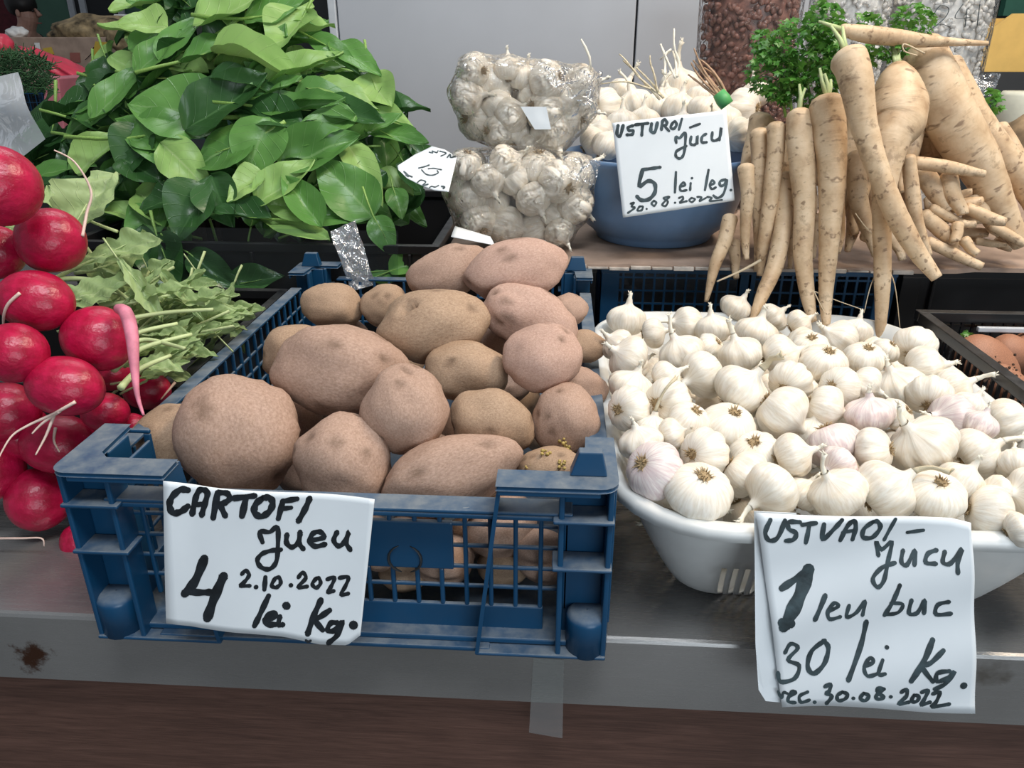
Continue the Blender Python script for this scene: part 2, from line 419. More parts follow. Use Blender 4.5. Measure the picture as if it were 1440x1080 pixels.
# rust centre expressed in the part's own space
mb = MB(); mb.box(-1.6, 1.8, .494, .512, -.9, -.0719); mb.build('wood_front_panel', MM['wood'], ct)
nt = MM['metal'].node_tree
for nd in nt.nodes:
    if nd.type == 'VECT_MATH' and nd.operation == 'DISTANCE':
        c = aty(45, 922, .4765) - WL['steel_top']; nd.inputs[1].default_value = c

# grey steel cabinet behind
Yc = 1.80
cb = empty('grey_cabinet', (.1, Yc + .2, -.9), 'tall pale grey steel cabinet standing behind the produce', 'cabinet')
x0 = aty(469, 100, Yc).x; x1 = aty(893, 60, Yc).x; x2 = aty(1150, 60, Yc).x
for xa, xb, nme in ((x0 + .02, x1 - .002, 'door'), (x1 + .002, x2, 'door')):
    mb = MB(); mb.box(xa, xb, Yc, Yc + .02, -.9, .9); mb.build(nme, MM['panel'], cb, bev=.002)
mb = MB(); mb.box(x0, x0 + .017, Yc - .004, Yc + .3, -.9, .9); mb.build('side_edge', MM['panel_edge'], cb, bev=.002)
mb = MB(); mb.box(x0 + .0175, x2, Yc + .0205, Yc + .4, -.9, .9); mb.build('body', MM['dark'], cb)
# dark block added to stand in for the dark gap left of the cabinet, and dark unit to the right
mb = MB(); xa = aty(352, 20, 2.4).x; xb = aty(466, 20, 2.4).x
mb.box(xa, xb, 2.4, 2.8, -.9, 1.0)
tag(mb.build('dark_gap_block', MM['dark']), 'added dark block standing in for the dark gap between green wall and grey cabinet', 'cabinet')
mb = MB(); mb.box(aty(1385, 20, 2.6).x, 3.2, 2.6, 2.9, -.9, 1.1)
tag(mb.build('dark_unit', MM['dark']), 'black unit behind the yellow crate at the right edge', 'cabinet')
a = aty(1420, -20, 2.55); b = aty(1480, 22, 2.55)
mb = MB(); mb.box(a.x, b.x, 2.55, 2.58, b.z, a.z); tag(mb.build('green_box', MM['darkgreen']), 'small dark green panel in the top right corner', 'panel')

# ------------------------------------------------------------------ blue potato crate
X0, X1, Y0, Y1, H = -.355, .045, .450, 1.030, .152
bc = empty('blue_crate', ((X0 + X1) / 2, (Y0 + Y1) / 2, 0), 'dusty blue plastic lattice crate full of potatoes, at the front of counter', 'crate')
BL = MM['blue']; YF = Y0 + .024; XL = X0 + .014; XR = X1 - .014; YB = Y1 - .014
def part(name, *boxes, bev=.0012, mat=BL, par=None):
    mb = MB()
    for b_ in boxes: mb.box(*b_)
    return mb.build(name, mat, par or bc, bev=bev)
part('base', (X0 + .012, X1 - .012, Y0 + .012, Y1 - .012, .004, .009))
# lower skirts
part('bottom_rail', (X0 + .05, X1 - .09, Y0 + .006, YF + .002, .0, .004), (X0 + .05, X1 - .05, YF, YF + .004, .002, .030))
part('bottom_rail', (X0 + .004, XL + .004, Y0 + .03, Y1 - .03, 0, .028))
part('bottom_rail', (XR - .004, X1 - .004, Y0 + .03, Y1 - .03, 0, .028))
part('bottom_rail', (X0 + .03, X1 - .03, YB - .004, Y1 - .004, 0, .028))
# top rails: front lower than the corners
HF = .126
part('top_rail', (X0 + .03, X1 - .03, Y0 + .008, YF + .004, HF - .003, HF), (X0 + .03, X1 - .03, Y0 + .008, Y0 + .0105, HF - .007, HF - .003), (X0 + .03, X1 - .03, YF, YF + .004, HF - .012, HF - .003))
for xa, xb in ((X0 + .001, X0 + .016), (X1 - .016, X1 - .001)):
    part('top_rail', (xa, xb, Y0 + .07, Y1 - .06, .129, .132), (xa if xa < -.2 else xb - .0025, (xa + .0025) if xa < -.2 else xb, Y0 + .07, Y1 - .06, .121, .129))
part('top_rail', (X0 + .05, X1 - .05, Y1 - .016, Y1 - .001, .129, .132))
# torn sliver on the front rail
mb = MB(); p = [aty(x, y, Y0 + .012) for x, y in ((545, 722), (590, 722), (635, 717), (660, 714))]
mb.tube(p, [.001, .0022, .0028, .001], 6, flat=.5); mb.build('torn_sliver', BL, bc, smooth=True)
# front lattice bars
px_plate = (-.150, -.075)
zs_h = [.103, .084, .065, .047, .030]
xsv = []
x = X0 + .045
while x < X1 - .03: xsv.append(x); x += .0188
for x in xsv:
    if px_plate[0] - .001 < x < px_plate[1] + .001:
        part('lattice_bar', (x, x + .0035, YF, YF + .004, .104, .118)); part('lattice_bar', (x, x + .0035, YF, YF + .004, .029, .063))
    else: part('lattice_bar', (x, x + .0035, YF, YF + .004, .029, .118))
for z in zs_h[:-1]:
    segs = [(X0 + .02, px_plate[0]), (px_plate[1], X1 - .02)] if .063 < z < .105 else [(X0 + .02, X1 - .02)]
    for xa, xb in segs: part('lattice_bar', (xa, xb, YF + .0006, YF + .0036, z - .0016, z + .0016))
# emblem plate with two arc shaped cut-outs
pl = part('emblem_plate', (px_plate[0] - .03, px_plate[1] + .002, YF - .0006, YF + .004, .063, .105))
def arc(cx, cz, r, t0, t1, w):
    mb = MB(); pts = []
    for i in range(9):
        t = t0 + (t1 - t0) * i / 8; pts.append(Vector((cx + r * math.cos(t), YF - .0008, cz + r * math.sin(t))))
    mb.tube(pts, [w * math.sin(math.pi * (i + .6) / 9.2) for i in range(9)], 6, flat=.35); return mb.build('emblem_arc', MM['dark'], pl, smooth=True)
ec = aty(570, 785, YF)
arc(ec.x, ec.z, .0125, math.radians(110), math.radians(255), .003)
arc(ec.x, ec.z, .0125, math.radians(-75), math.radians(70), .003)
# side lattices
for xx in (XL, XR):
    y = Y0 + .06
    while y < Y1 - .05:
        part('lattice_bar', (xx - .002, xx + .002, y, y + .0035, .028, .129)); y += .0205
    for z in (.108, .089, .070, .050): part('lattice_bar', (xx - .0015, xx + .0015, Y0 + .05, Y1 - .05, z - .0016, z + .0016))
x = X0 + .06
while x < X1 - .05:
    part('lattice_bar', (x, x + .0035, YB - .002, YB + .002, .028, .129)); x += .0205
for z in (.108, .089, .070, .050): part('lattice_bar', (X0 + .05, X1 - .05, YB - .0015, YB + .0015, z - .0016, z + .0016))
# corners
def corner(cx, cy, sx, sy, big):
    """cx,cy outer corner; sx, sy inward directions; big: long flanges at front"""
    def bx(a0, a1, b0, b1, z0, z1):
        xs = sorted((cx + sx * a0, cx + sx * a1)); ys = sorted((cy + sy * b0, cy + sy * b1)); return (xs[0], xs[1], ys[0], ys[1], z0, z1)
    lx, ly = (.083, .075) if big else (.055, .06)
    mb = MB()
    # L-shaped cap with rounded outer corner
    pts = []
    for k in range(6):
        t = math.pi / 2 * k / 5; pts.append((.012 - .012 * math.cos(t), .012 - .012 * math.sin(t)))
    poly = [(0, ly), *pts, (lx, 0), (lx, .022), (.03, .022), (.022, .03), (.020, ly)]
    q = [(cx + sx * a_, cy + sy * b_) for a_, b_ in poly]; n = len(q)
    mb.add([(x, y, H - .0035) for x, y in q] + [(x, y, H) for x, y in q], [tuple(range(n)), tuple(range(n, 2 * n))[::-1]] + [(i, (i + 1) % n, n + (i + 1) % n, n + i) for i in range(n)])
    cap = o = mb.build('corner_cap', BL, bc, bev=.0008)
    part('corner_lip', bx(.012, lx, 0, .002, H - .008, H - .0035), par=cap); part('corner_lip', bx(0, .002, .012, ly, H - .008, H - .0035), par=cap)
    part('corner_post', bx(.002, .006, .004, .026, 0, H - .0035), bx(.036, .040, .004, .026, 0, H - .0035), bx(.006, .036, .024, .028, 0, H - .0035), bx(.020, .024, .036, ly - .01, 0, H - .0035), par=cap)
    part('corner_post', bx(.004, .022, .002, .0045, .028, H - .0035) if not big else bx(.0, .002, .012, .030, .028, H - .0035), bx(.002, .020, .036, .040, 0, H - .0035), par=cap)
    for z in (HF - .002, .084): part('corner_shelf', bx(.001, .044, .001, .024, z - .003, z), par=cap)
    mb = MB(); c0 = Vector((cx + sx * .0165, cy + sy * .0165, 0))
    mb.lathe([(.0005, .0365), (.012, .0362), (.0155, .033), (.0160, .03), (.0160, .001), (.0005, 0.0005)], c0, 20); mb.build('foot_column', BL, cap, smooth=True)
    part('corner_floor', bx(.002, lx + .018, .002, .026, 0, .003), par=cap)
    if big:   # sloping fin
        xa, xb = cx + sx * (lx - .003), cx + sx * (lx + .015); d = sx * .003
        mb = MB(); yy0, yy1 = sorted((cy + sy * .002, cy + sy * .026))
        mb.hull8([(xb, yy0, 0.002), (xb + d, yy0, 0.002), (xb + d, yy1, 0.002), (xb, yy1, 0.002)], [(xa, yy0, H - .003), (xa + d, yy0, H - .003), (xa + d, yy1, H - .003), (xa, yy1, H - .003)])
        mb.build('sloping_fin', BL, cap)
        mb = MB(); xs = cx + sx * .05
        mb.hull8([(cx + sx * .01, cy + sy * .022, H - .02), (cx + sx * .045, cy + sy * .022, H - .02), (cx + sx * .045, cy + sy * .025, H - .02), (cx + sx * .01, cy + sy * .025, H - .02)],
                 [(cx + sx * .01, cy + sy * .022, H), (cx + sx * .045, cy + sy * .022, H), (cx + sx * .045, cy + sy * .025, H), (cx + sx * .01, cy + sy * .025, H)])
    # stacking lug
    if not (cx < -.2 and cy < .6):
        mb = MB(); lx0 = cx + sx * .020; ly0 = cy + sy * .016; ww = .013; hh = .018
        mb.hull8([(lx0 - ww, ly0, H), (lx0 + ww, ly0, H), (lx0 + ww, ly0 + sy * .012, H), (lx0 - ww, ly0 + sy * .012, H)],
                 [(lx0 - ww * .55, ly0 + sy * .002, H + hh), (lx0 + ww * .7, ly0 + sy * .002, H + hh), (lx0 + ww * .7, ly0 + sy * .010, H + hh), (lx0 - ww * .55, ly0 + sy * .010, H + hh)])
        mb.build('stacking_lug', BL, cap, bev=.001)
    else:   # open hoop seen on the left corner
        hy = cy + ly
        part('open_frame', bx(0, .036, ly - .002, ly + .001, H - .007, H - .0035), bx(.0, .004, ly - .002, ly + .001, H - .040, H - .007), bx(.030, .036, ly - .002, ly + .001, H - .040, H - .007), bx(.004, .030, ly - .002, ly + .001, H - .040, H - .034), bx(.033, .036, ly - .045, ly - .002, H - .034, H - .012), par=cap)
corner(X0, Y0, 1, 1, True); corner(X1, Y0, -1, 1, True); corner(X0, Y1, 1, -1, False); corner(X1, Y1, -1, -1, False)

# ------------------------------------------------------------------ ray-depth packing
def spheres(p, u, rx, ry, rz):
    """approximate an ellipsoid with major axis u"""
    r = (ry * rz) ** .5; e = max(0, rx - r)
    if e < .15 * r: return [(p, (rx + r) / 2)]
    return [(p, r), (p + u * e, r * .92), (p - u * e, r * .92), (p + u * e * .5, r), (p - u * e * .5, r)]
def overlap(S, T):
    m = 0
    for a_, ra in S:
        for b_, rb in T:
            m = max(m, ra + rb - (a_ - b_).length)
    return m
def pack(px, py, rx, ry, ang, start, placed, tol=.004, maxback=.15, flat=.85, box=None):
    u = RIGHT * math.cos(ang) + UP * math.sin(ang)
    d = start
    best = None
    while d < start + maxback:
        c = atd(px, py, d); k = d / F; S = spheres(c, u, rx * k, ry * k, min(rx, ry) * k * flat)
        ov = max([overlap(S, T) for T in placed if (T[0][0] - c).length < .25] or [0])
        if best is None or ov < best[0]: best = (ov, d, S)
        if ov < tol: return d, S
        d += .003
    return best[1], best[2]
def surf_depth(px, py, zf, a_=.3, b_=2.0):
    for _ in range(40):
        m = (a_ + b_) / 2; p = atd(px, py, m)
        if p.z > zf(p.y): a_ = m
        else: b_ = m
    return m

# ------------------------------------------------------------------ potatoes
def potato_mesh(seed, lump=.15, sub=4, eyes=9):
    r = random.Random(seed); v, f = ICO[sub]; off = Vector((r.random() * 50, r.random() * 50, 7))
    ey = [Vector((r.gauss(0, 1), r.gauss(0, 1), r.gauss(0, 1))).normalized() for _ in range(eyes)]
    out = []; mk = []
    for p in v:
        q_ = 0
        k = 1 + lump * noise.noise(p * 1.1 + off) + lump * .35 * noise.noise(p * 2.6 + off) + .012 * noise.noise(p * 8 + off)
        for e in ey:
            d = (p - e).length
            if d < .22: k -= .06 * (1 - d / .22) ** 2
            if d < .19: q_ = max(q_, 1.25 * (1 - d / .19))
            if .10 < d < .26: k += .012 * math.sin((d - .10) / .16 * math.pi)
        sq = 1 + .05 * (1 - abs(p.x))   # fuller middle
        out.append(Vector((p.x * k, p.y * k * sq, p.z * k * sq))); mk.append(q_)
    mb = MB(); mb.add(out, f); mb.mark = mk; return mb
def basis(ang, tilt=0):
    u = RIGHT * math.cos(ang) + UP * math.sin(ang); v = -RIGHT * math.sin(ang) + UP * math.cos(ang); w = u.cross(v)
    m = Matrix((u, v, w)).transposed()
    return m @ Matrix.Rotation(tilt, 3, 'Y')
def zpot(y):
    return .118 + .085 * max(0, min(1, (y - .52) / .30))
POT = [  # px py rx ry angle dz mat label
 (335, 612, 90, 82, 95, 0, 'potato', 'largest upright brown potato behind the left end of the potato price card'),
 (484, 650, 70, 67, 60, 0, 'potato', 'roundish brown potato directly behind the middle of the potato price card'),
 (632, 667, 104, 53, 20, .0, 'potato', 'long reddish potato slanting up right, resting against the crate front rail'),
 (775, 662, 50, 34, 10, -.012, 'potato_tan', 'small yellowish potato with gold sprouts behind the raised right front corner'),
 (236, 616, 60, 42, 28, -.012, 'potato_tan', 'earthy tan potato squeezed into the left front corner of the crate'),
 (571, 576, 65, 57, 100, .030, 'potato', 'egg-shaped potato standing on end in the middle of the front'),
 (690, 596, 63, 47, -14, .006, 'potato_tan', 'rough speckled potato just above the long slanting one'),
 (795, 591, 52, 47, 80, .0, 'potato', 'roundish potato with yellow sprouts against the right side rail'),
 (762, 503, 57, 48, 10, .032, 'potato_pink', 'smooth pink potato, the palest one, near the right rail'),
 (479, 521, 96, 64, -8, .02, 'potato', 'very big dusty brown potato with a crack, left of centre'),
 (655, 521, 62, 41, 0, .01, 'potato_tan', 'rough brown potato lying left of the smooth pink one'),
 (608, 459, 79, 53, 8, .034, 'potato_tan', 'large tan potato with a dark hole near its top left'),
 (746, 448, 73, 42, -22, .02, 'potato_pink', 'wide potato partly hidden behind the smooth pink one'),
 (410, 494, 44, 38, 30, -.01, 'potato_tan', 'tan potato against the left lattice behind the very big one'),
 (725, 380, 74, 42, 10, .05, 'potato_pink', 'large smooth oval potato on top at the back right'),
 (632, 382, 62, 35, 22, .035, 'potato', 'brown potato at the back, tucked behind the top oval one'),
 (467, 430, 42, 32, -12, .0, 'potato_tan', 'small round tan potato in the far left corner of the crate'),
 (542, 430, 34, 29, 0, .0, 'potato_tan', 'small dirty potato between the far left round one and the holed one'),
 (800, 436, 28, 23, 0, -.005, 'potato', 'small potato at the far right against the rail'),
 (820, 488, 24, 32, 90, -.02, 'potato_tan', 'dull potato wedged between the smooth pink one and the right rail'),
 (815, 545, 28, 40, 90, -.025, 'potato', 'shaded potato under the smooth pink one by the right rail'),
 (480, 470, 40, 24, 0, -.03, 'potato', 'potato barely showing behind the very big dusty one'),
 (690, 480, 40, 26, 0, -.03, 'potato', 'flat ended potato peeping out behind the holed tan one'),
 (700, 545, 45, 32, 10, -.05, 'potato', 'shaded potato in the gap below the smooth pink one'),
 (610, 640, 42, 30, 0, -.04, 'potato', 'shaded potato in the gap under the egg-shaped one'),
 (430, 585, 36, 40, 0, -.06, 'potato', 'shaded potato in the gap right of the largest upright one'),
]
placedP = []
potw = []
for i, (px, py, rx, ry, an, dz, mt, lab) in enumerate(POT):
    an = math.radians(an); d0 = surf_depth(px, py, lambda y: zpot(y) + dz)
    d, S = pack(px, py, rx, ry, an, d0, placedP, .006, .12)
    placedP.append(S); k = d / F; c = atd(px, py, d)
    mb = potato_mesh(100 + i)
    o = place('potato', mb.mesh('potato', MM[mt]), mw=Matrix.Translation(c) @ (basis(an) @ Matrix.Diagonal((rx * k * .985, ry * k * .985, min(rx, ry) * k * .86))).to_4x4())
    tag(o, lab, 'potato', 'potatoes in the blue crate'); potw.append((o, c, rx * k, ry * k))
def on_ray(o, px, py, rel):
    """sub-part seat on the front of an ellipsoid"""
    return
def sprouts(i, spots):
    o, c, rx, ry = potw[i]
    mi = o.matrix_basis.inverted()
    v, f = None, None
    for (px, py) in spots:
        dd = ray(px, py).normalized(); a_ = mi @ CAM; b_ = (mi.to_3x3() @ dd)
        A = b_.dot(b_); B = 2 * a_.dot(b_); Cc = a_.dot(a_) - 1; D = B * B - 4 * A * Cc
        if D < 0: continue
        t = (-B - D ** .5) / (2 * A); p = CAM + dd * t; mb = MB(); r = random.Random(px)
        for _ in range(9):
            q = p + Vector((r.uniform(-1, 1), r.uniform(-1, 1), r.uniform(-1, 1))) * .0035
            mb.ball(q - dd * .001, r.uniform(.0008, .0019), 1)
        me = mb.mesh('sprout', MM['sprout']); s = place('sprout', me, o); s.matrix_parent_inverse = mi
sprouts(3, [(742, 662), (788, 655), (768, 638)]); sprouts(7, [(792, 620), (800, 628), (838, 628)]); sprouts(1, [(560, 620)])
def hole(i, px, py, rr):
    o, c, rx, ry = potw[i]; mi = o.matrix_basis.inverted(); dd = ray(px, py).normalized(); a_ = mi @ CAM; b_ = mi.to_3x3() @ dd
    A = b_.dot(b_); B = 2 * a_.dot(b_); Cc = a_.dot(a_) - 1; D = B * B - 4 * A * Cc
    t = (-B - max(D, 0) ** .5) / (2 * A); hp = a_ + b_ * t
    me = o.data
    for v in me.vertices:
        d = (v.co - hp).length
        if d < rr: v.co *= 1 - .55 * (1 - (d / rr) ** 2)
hole(11, 573, 432, .16)
# lower layers, glimpsed through the lattice and the gaps
r = random.Random(3); cnt = 0; fillmesh = [potato_mesh(500 + i, .1, 3).mesh('potato', MM[('potato', 'potato_tan')[i % 2]]) for i in range(5)]
for tries in range(9000):
    if cnt >= 34: break
    front = tries < 5000 and cnt < 18
    R_ = r.uniform(.018, .030)
    p = Vector((r.uniform(X0 + .055, X1 - .05), (YF + .006 + R_ + r.uniform(0, .02)) if front else r.uniform(YF + .06, Y1 - .07), r.uniform(.013 + R_, .075)))
    u = Vector((r.gauss(0, 1), r.gauss(0, .4), r.gauss(0, .5))).normalized()
    S = spheres(p, u, R_ * 1.2, R_, R_ * .9)
    if p.x - R_ * 1.2 < XL + .004 or p.x + R_ * 1.2 > XR - .004: continue
    if any(overlap(S, T) > .0095 for T in placedP): continue
    placedP.append(S); q = u.to_track_quat('X', 'Z').to_matrix()
    o = place('potato', fillmesh[cnt % 5], mw=Matrix.Translation(p) @ (q @ Matrix.Diagonal((R_ * 1.2, R_, R_ * .9))).to_4x4())
    tag(o, 'potato at the bottom of the blue crate, glimpsed through its lattice', 'potato', 'potatoes low in the blue crate'); cnt += 1

# ------------------------------------------------------------------ white basket
bk = empty('white_basket', (.23, .69, 0), 'white plastic basket with slotted sides holding loose garlic bulbs', 'basket')
def rrect(x0, x1, y0, y1, r, z, nf=44, ns=30, nc=7):
    pts = []
    def side(a_, b_, n):
        for i in range(n): pts.append((a_[0] + (b_[0] - a_[0]) * i / n, a_[1] + (b_[1] - a_[1]) * i / n, z))
    def arcp(cx, cy, t0):
        for i in range(nc): t = t0 + math.pi / 2 * i / nc; pts.append((cx + r * math.cos(t), cy + r * math.sin(t), z))
    side((x0 + r, y0), (x1 - r, y0), nf); arcp(x1 - r, y0 + r, -math.pi / 2)
    side((x1, y0 + r), (x1, y1 - r), ns); arcp(x1 - r, y1 - r, 0)
    side((x1 - r, y1), (x0 + r, y1), nf); arcp(x0 + r, y1 - r, math.pi / 2)
    side((x0, y1 - r), (x0, y0 + r), ns); arcp(x0 + r, y0 + r, math.pi)
    return pts
BT = dict(x0=.052, x1=.408, y0=.462, y1=.925); BB = dict(x0=.112, x1=.352, y0=.532, y1=.862); HB = .120
LV = [0, .012, .03, .06, .12, .2, .3, .4, .5, .6, .75, .88, 1.0]
ring = []
for t in LV:
    e = 1 - (1 - min(1, t / .12)) ** 2 if t < .12 else 1
    g = (.045 * 0 + t ** .85)
    vals = {k: BB[k] + (BT[k] - BB[k]) * g for k in BT}
    ins = .018 * (1 - e)
    ring.append(rrect(vals['x0'] + ins, vals['x1'] - ins, vals['y0'] + ins, vals['y1'] - ins, .030 + .045 * t, HB * t))
for o_, z in ((.006, HB), (.0085, HB - .002), (.009, HB - .009)):
    ring.append(rrect(BT['x0'] - o_, BT['x1'] + o_, BT['y0'] - o_, BT['y1'] + o_, .075 + o_, z))
n = len(ring[0]); mb = MB(); fs = []
for j in range(len(ring) - 1):
    for i in range(n):
        seg = i
        hole_ = 2 <= j <= 7 and seg < 44 and seg % 2 == 0 and (seg < 40)
        if 3 <= j <= 7 and 51 <= seg < 81 and seg % 2 == 0: hole_ = True
        if 3 <= j <= 7 and seg >= 139 and seg < 169 and seg % 2 == 0: hole_ = True
        if hole_: continue
        fs.append((j * n + i, j * n + (i + 1) % n, (j + 1) * n + (i + 1) % n, (j + 1) * n + i))
fs.append(tuple(range(n))[::-1])
mb.add([p for rr in ring for p in rr], fs); mb.build('tub', MM['white'], bk, smooth=True, solid=.0022)

# ------------------------------------------------------------------ garlic
def garlic_mb(seed, neck=1.0, cloves=9):
    r = random.Random(seed); off = Vector((r.random() * 30, 3, 9))
    prof = [(.001, -.70), (.16, -.76), (.42, -.78), (.68, -.66), (.87, -.45), (.98, -.18), (1.0, .08), (.94, .32), (.82, .52), (.60, .67), (.38, .77), (.23, .86), (.17, .98), (.145, 1.16 * neck)]
    ph = r.random() * 6; strength = r.uniform(.10, .22)
    P = smooth_pts(prof, 2)
    def mod(th, j, z):
        m = max(0, 1 - abs(z - .05) / .95) * 1
        c = abs(math.cos(cloves * th / 2 + ph + .5 * math.sin(th * 2 + ph)))
        k = strength * (c ** .6 - .75) * (m ** .5) + .07 * noise.noise(Vector((math.cos(th), math.sin(th), z)) * .9 + off) * m
        k += .10 * math.cos(th + ph) * m * .6
        return 1 + k
    mb = MB(); mb.lathe(P, (0, 0, 0), 36, mod); return mb
GB = {}
for m_ in ('garlic', 'garlic_pink'):
    GB[m_] = [garlic_mb(i * 7 + 1, 1, r_).mesh('garlic_bulb', MM[m_]) for i, r_ in enumerate((7, 8, 10, 11, 9, 12))]
GBlow = GB['garlic'][0]
def stalk_mb(L, bend, seed, rad=.15):
    r = random.Random(seed); P = []; R_ = []
    for i in range(7):
        t = i / 6; P.append(Vector((bend * t * t * L, .15 * L * t * t * r.uniform(-1, 1), 1.12 + L * t * (1 - .15 * abs(bend))))); R_.append(rad * (1 - .35 * math.sin(t * math.pi * .8)) * (1.25 if i == 6 else 1))
    mb = MB(); mb.tube(P, R_, 8, flat=.7)
    for k in range(3):
        a_ = P[-1] - Vector((0, 0, .05)); mb.tube([a_, a_ + Vector((r.uniform(-.15, .15), r.uniform(-.15, .15), .22))], [.05, .015], 4)
    return mb
ST = [stalk_mb(L, b_, i).mesh('stalk', MM[m_]) for i, (L, b_, m_) in enumerate(((.35, .2, 'stalk_white'), (.9, .35, 'stalk_white'), (1.5, -.3, 'stalk_white'), (1.0, -.6, 'garlic_dry'), (2.2, .25, 'garlic_dry')))]
def tuft_mb(seed):
    r = random.Random(seed); mb = MB(); mb.ball((0, 0, -.74), .24, 2, (1, 1, .35))
    for i in range(46):
        th = r.random() * 6.28; q = Vector((math.cos(th), math.sin(th), 0)); a_ = q * r.uniform(.02, .2) + Vector((0, 0, -.76))
        b_ = a_ + q * r.uniform(.02, .22) + Vector((0, 0, -r.uniform(.03, .20)))
        mb.tube([a_, (a_ + b_) / 2 + Vector((0, 0, -.03)), b_], [.022, .018, .008], 4)
    return mb
TU = [tuft_mb(i).mesh('root_tuft', MM['roots']) for i in range(3)]
DIRW = ['right', 'upper right', 'top', 'upper left', 'left', 'lower left', 'bottom', 'lower right']
def garlic(c, R_, axis, spin, st, mat='garlic', tuft=True, root_first=True, var=None, squash=1.0):
    q = axis.to_track_quat('Z', 'Y').to_matrix() @ Matrix.Rotation(spin, 3, 'Z')
    me = GB[mat][var if var is not None else random.randrange(6)]
    o = place('garlic_bulb', me, mw=Matrix.Translation(c) @ (q @ Matrix.Diagonal((R_, R_, R_ * squash))).to_4x4())
    if st is not None: place('stalk', ST[st], o)
    if tuft: place('root_tuft', TU[random.randrange(3)], o)
    return o
def axis_of(kind, ang, t=None):
    a_ = math.radians(ang); d = RIGHT * math.cos(a_) + UP * math.sin(a_)
    if kind == 's': return (d - FWD * (.25 if t is None else t)).normalized()      # stalk seen, leaning to us
    return (-d * 1.0 + FWD * (.75 if t is None else t)).normalized()                # root seen
GAR = [  # px py r kind angle stalk mat extra
 (882, 450, 26, 's', 85, 0, 'garlic'), (965, 457, 26, 's', 170, 1, 'garlic'), (1036, 434, 23, 's', 60, 0, 'garlic'), (1002, 463, 24, 's', 100, 0, 'garlic'),
 (1088, 446, 20, 's', 40, 0, 'garlic'), (1063, 470, 29, 's', 75, 0, 'garlic'), (1124, 455, 20, 's', 30, 0, 'garlic'), (919, 468, 21, 's', 10, 0, 'garlic'), (868, 485, 22, 's', 140, 0, 'garlic'),
 (883, 504, 31, 's', 150, 0, 'garlic'), (958, 497, 30, 's', 118, 1, 'garlic'), (1000, 488, 19, 'r', 40, 0, 'garlic'), (1040, 499, 29, 's', 112, 1, 'garlic'),
 (1178, 478, 27, 's', 145, 0, 'garlic'), (1204, 466, 21, 's', 80, 0, 'garlic'), (1098, 501, 29, 's', 20, 0, 'garlic'), (1140, 489, 25, 'r', 100, 0, 'garlic'),
 (1160, 511, 31, 'r', 85, 0, 'garlic'), (1217, 504, 27, 'r', 90, 0, 'garlic'), (1288, 488, 29, 'r', 220, 0, 'garlic'), (1246, 493, 18, 'r', 60, 0, 'garlic'),
 (988, 526, 33, 's', 205, 1, 'garlic'), (1043, 549, 40, 's', 50, 3, 'garlic'), (888, 545, 31, 's', 70, 0, 'garlic'), (938, 566, 34, 'r', 185, 0, 'garlic'), (937, 531, 23, 's', 30, 0, 'garlic'),
 (1111, 536, 29, 'r', 215, 0, 'garlic'), (1180, 546, 28, 'r', 170, 0, 'garlic'), (1216, 541, 25, 's', 330, 0, 'garlic'), (1262, 545, 34, 's', 120, 0, 'garlic'), (1300, 517, 31, 's', 10, 0, 'garlic'),
 (1340, 546, 29, 's', 25, 1, 'garlic'), (1308, 556, 30, 'r', 235, 0, 'garlic'), (1336, 590, 34, 's', 170, 0, 'garlic_pink'), (1378, 597, 23, 's', 70, 0, 'garlic_pink'),
 (884, 576, 31, 'r', 180, 0, 'garlic'), (968, 593, 29, 'r', 65, 0, 'garlic'), (1025, 600, 37, 'r', 80, 0, 'garlic'), (1100, 580, 37, 's', 318, 1, 'garlic'), (1160, 573, 31, 's', 340, 0, 'garlic'),
 (1224, 582, 32, 's', 100, 0, 'garlic_pink'), (916, 605, 27, 's', 80, 4, 'garlic'), (900, 622, 30, 's', 110, 0, 'garlic'), (919, 661, 40, 'r', 150, 0, 'garlic_pink'),
 (990, 637, 34, 'r', 180, 0, 'garlic'), (984, 691, 45, 'r', 85, 0, 'garlic'), (1062, 640, 35, 'r', 110, 0, 'garlic'), (1115, 641, 30, 's', 20, 0, 'garlic'), (1046, 668, 34, 's', 320, 0, 'garlic'),
 (1085, 688, 37, 's', 215, 1, 'garlic'), (1130, 694, 26, 's', 60, 0, 'garlic'), (1171, 626, 37, 's', 290, 0, 'garlic_pink'), (1228, 634, 31, 'r', 10, 0, 'garlic'), (1297, 626, 44, 's', 135, 1, 'garlic'),
 (1376, 638, 36, 's', 33, 1, 'garlic'), (1177, 694, 39, 's', 125, 1, 'garlic'), (1246, 690, 42, 's', 40, 3, 'garlic'), (1316, 697, 39, 'r', 92, 0, 'garlic'), (1352, 678, 30, 's', 60, 0, 'garlic'),
 (1430, 655, 28, 'r', 250, 0, 'garlic'), (1447, 692, 34, 's', 180, 1, 'garlic'), (1392, 722, 36, 's', 350, 0, 'garlic'), (1432, 745, 24, 's', 20, 0, 'garlic'), (1402, 690, 20, 's', 170, 1, 'garlic'),
 (1180, 655, 26, 's', 200, 0, 'garlic_pink'), (1262, 585, 24, 'r', 40, 0, 'garlic'), (1140, 610, 26, 's', 80, 0, 'garlic'), (945, 610, 22, 's', 20, 0, 'garlic'), (1365, 570, 22, 's', 60, 0, 'garlic'),
]
def zgar(y): return .125 + .035 * math.sin(max(0, min(1, (y - .47) / .42)) * math.pi)
placedG = []
order = sorted(range(len(GAR)), key=lambda i: -(GAR[i][1] + GAR[i][2] * .4))
rw = rows_of([(g[0], g[1], i) for i, g in enumerate(GAR)], 34)
nrow = max(v[0] for v in rw.values()) + 1
ROWN = ['front row', 'second row', 'third row', 'fourth row', 'fifth row', 'sixth row', 'seventh row', 'eighth row', 'ninth row', 'tenth row', 'eleventh row', 'twelfth row']
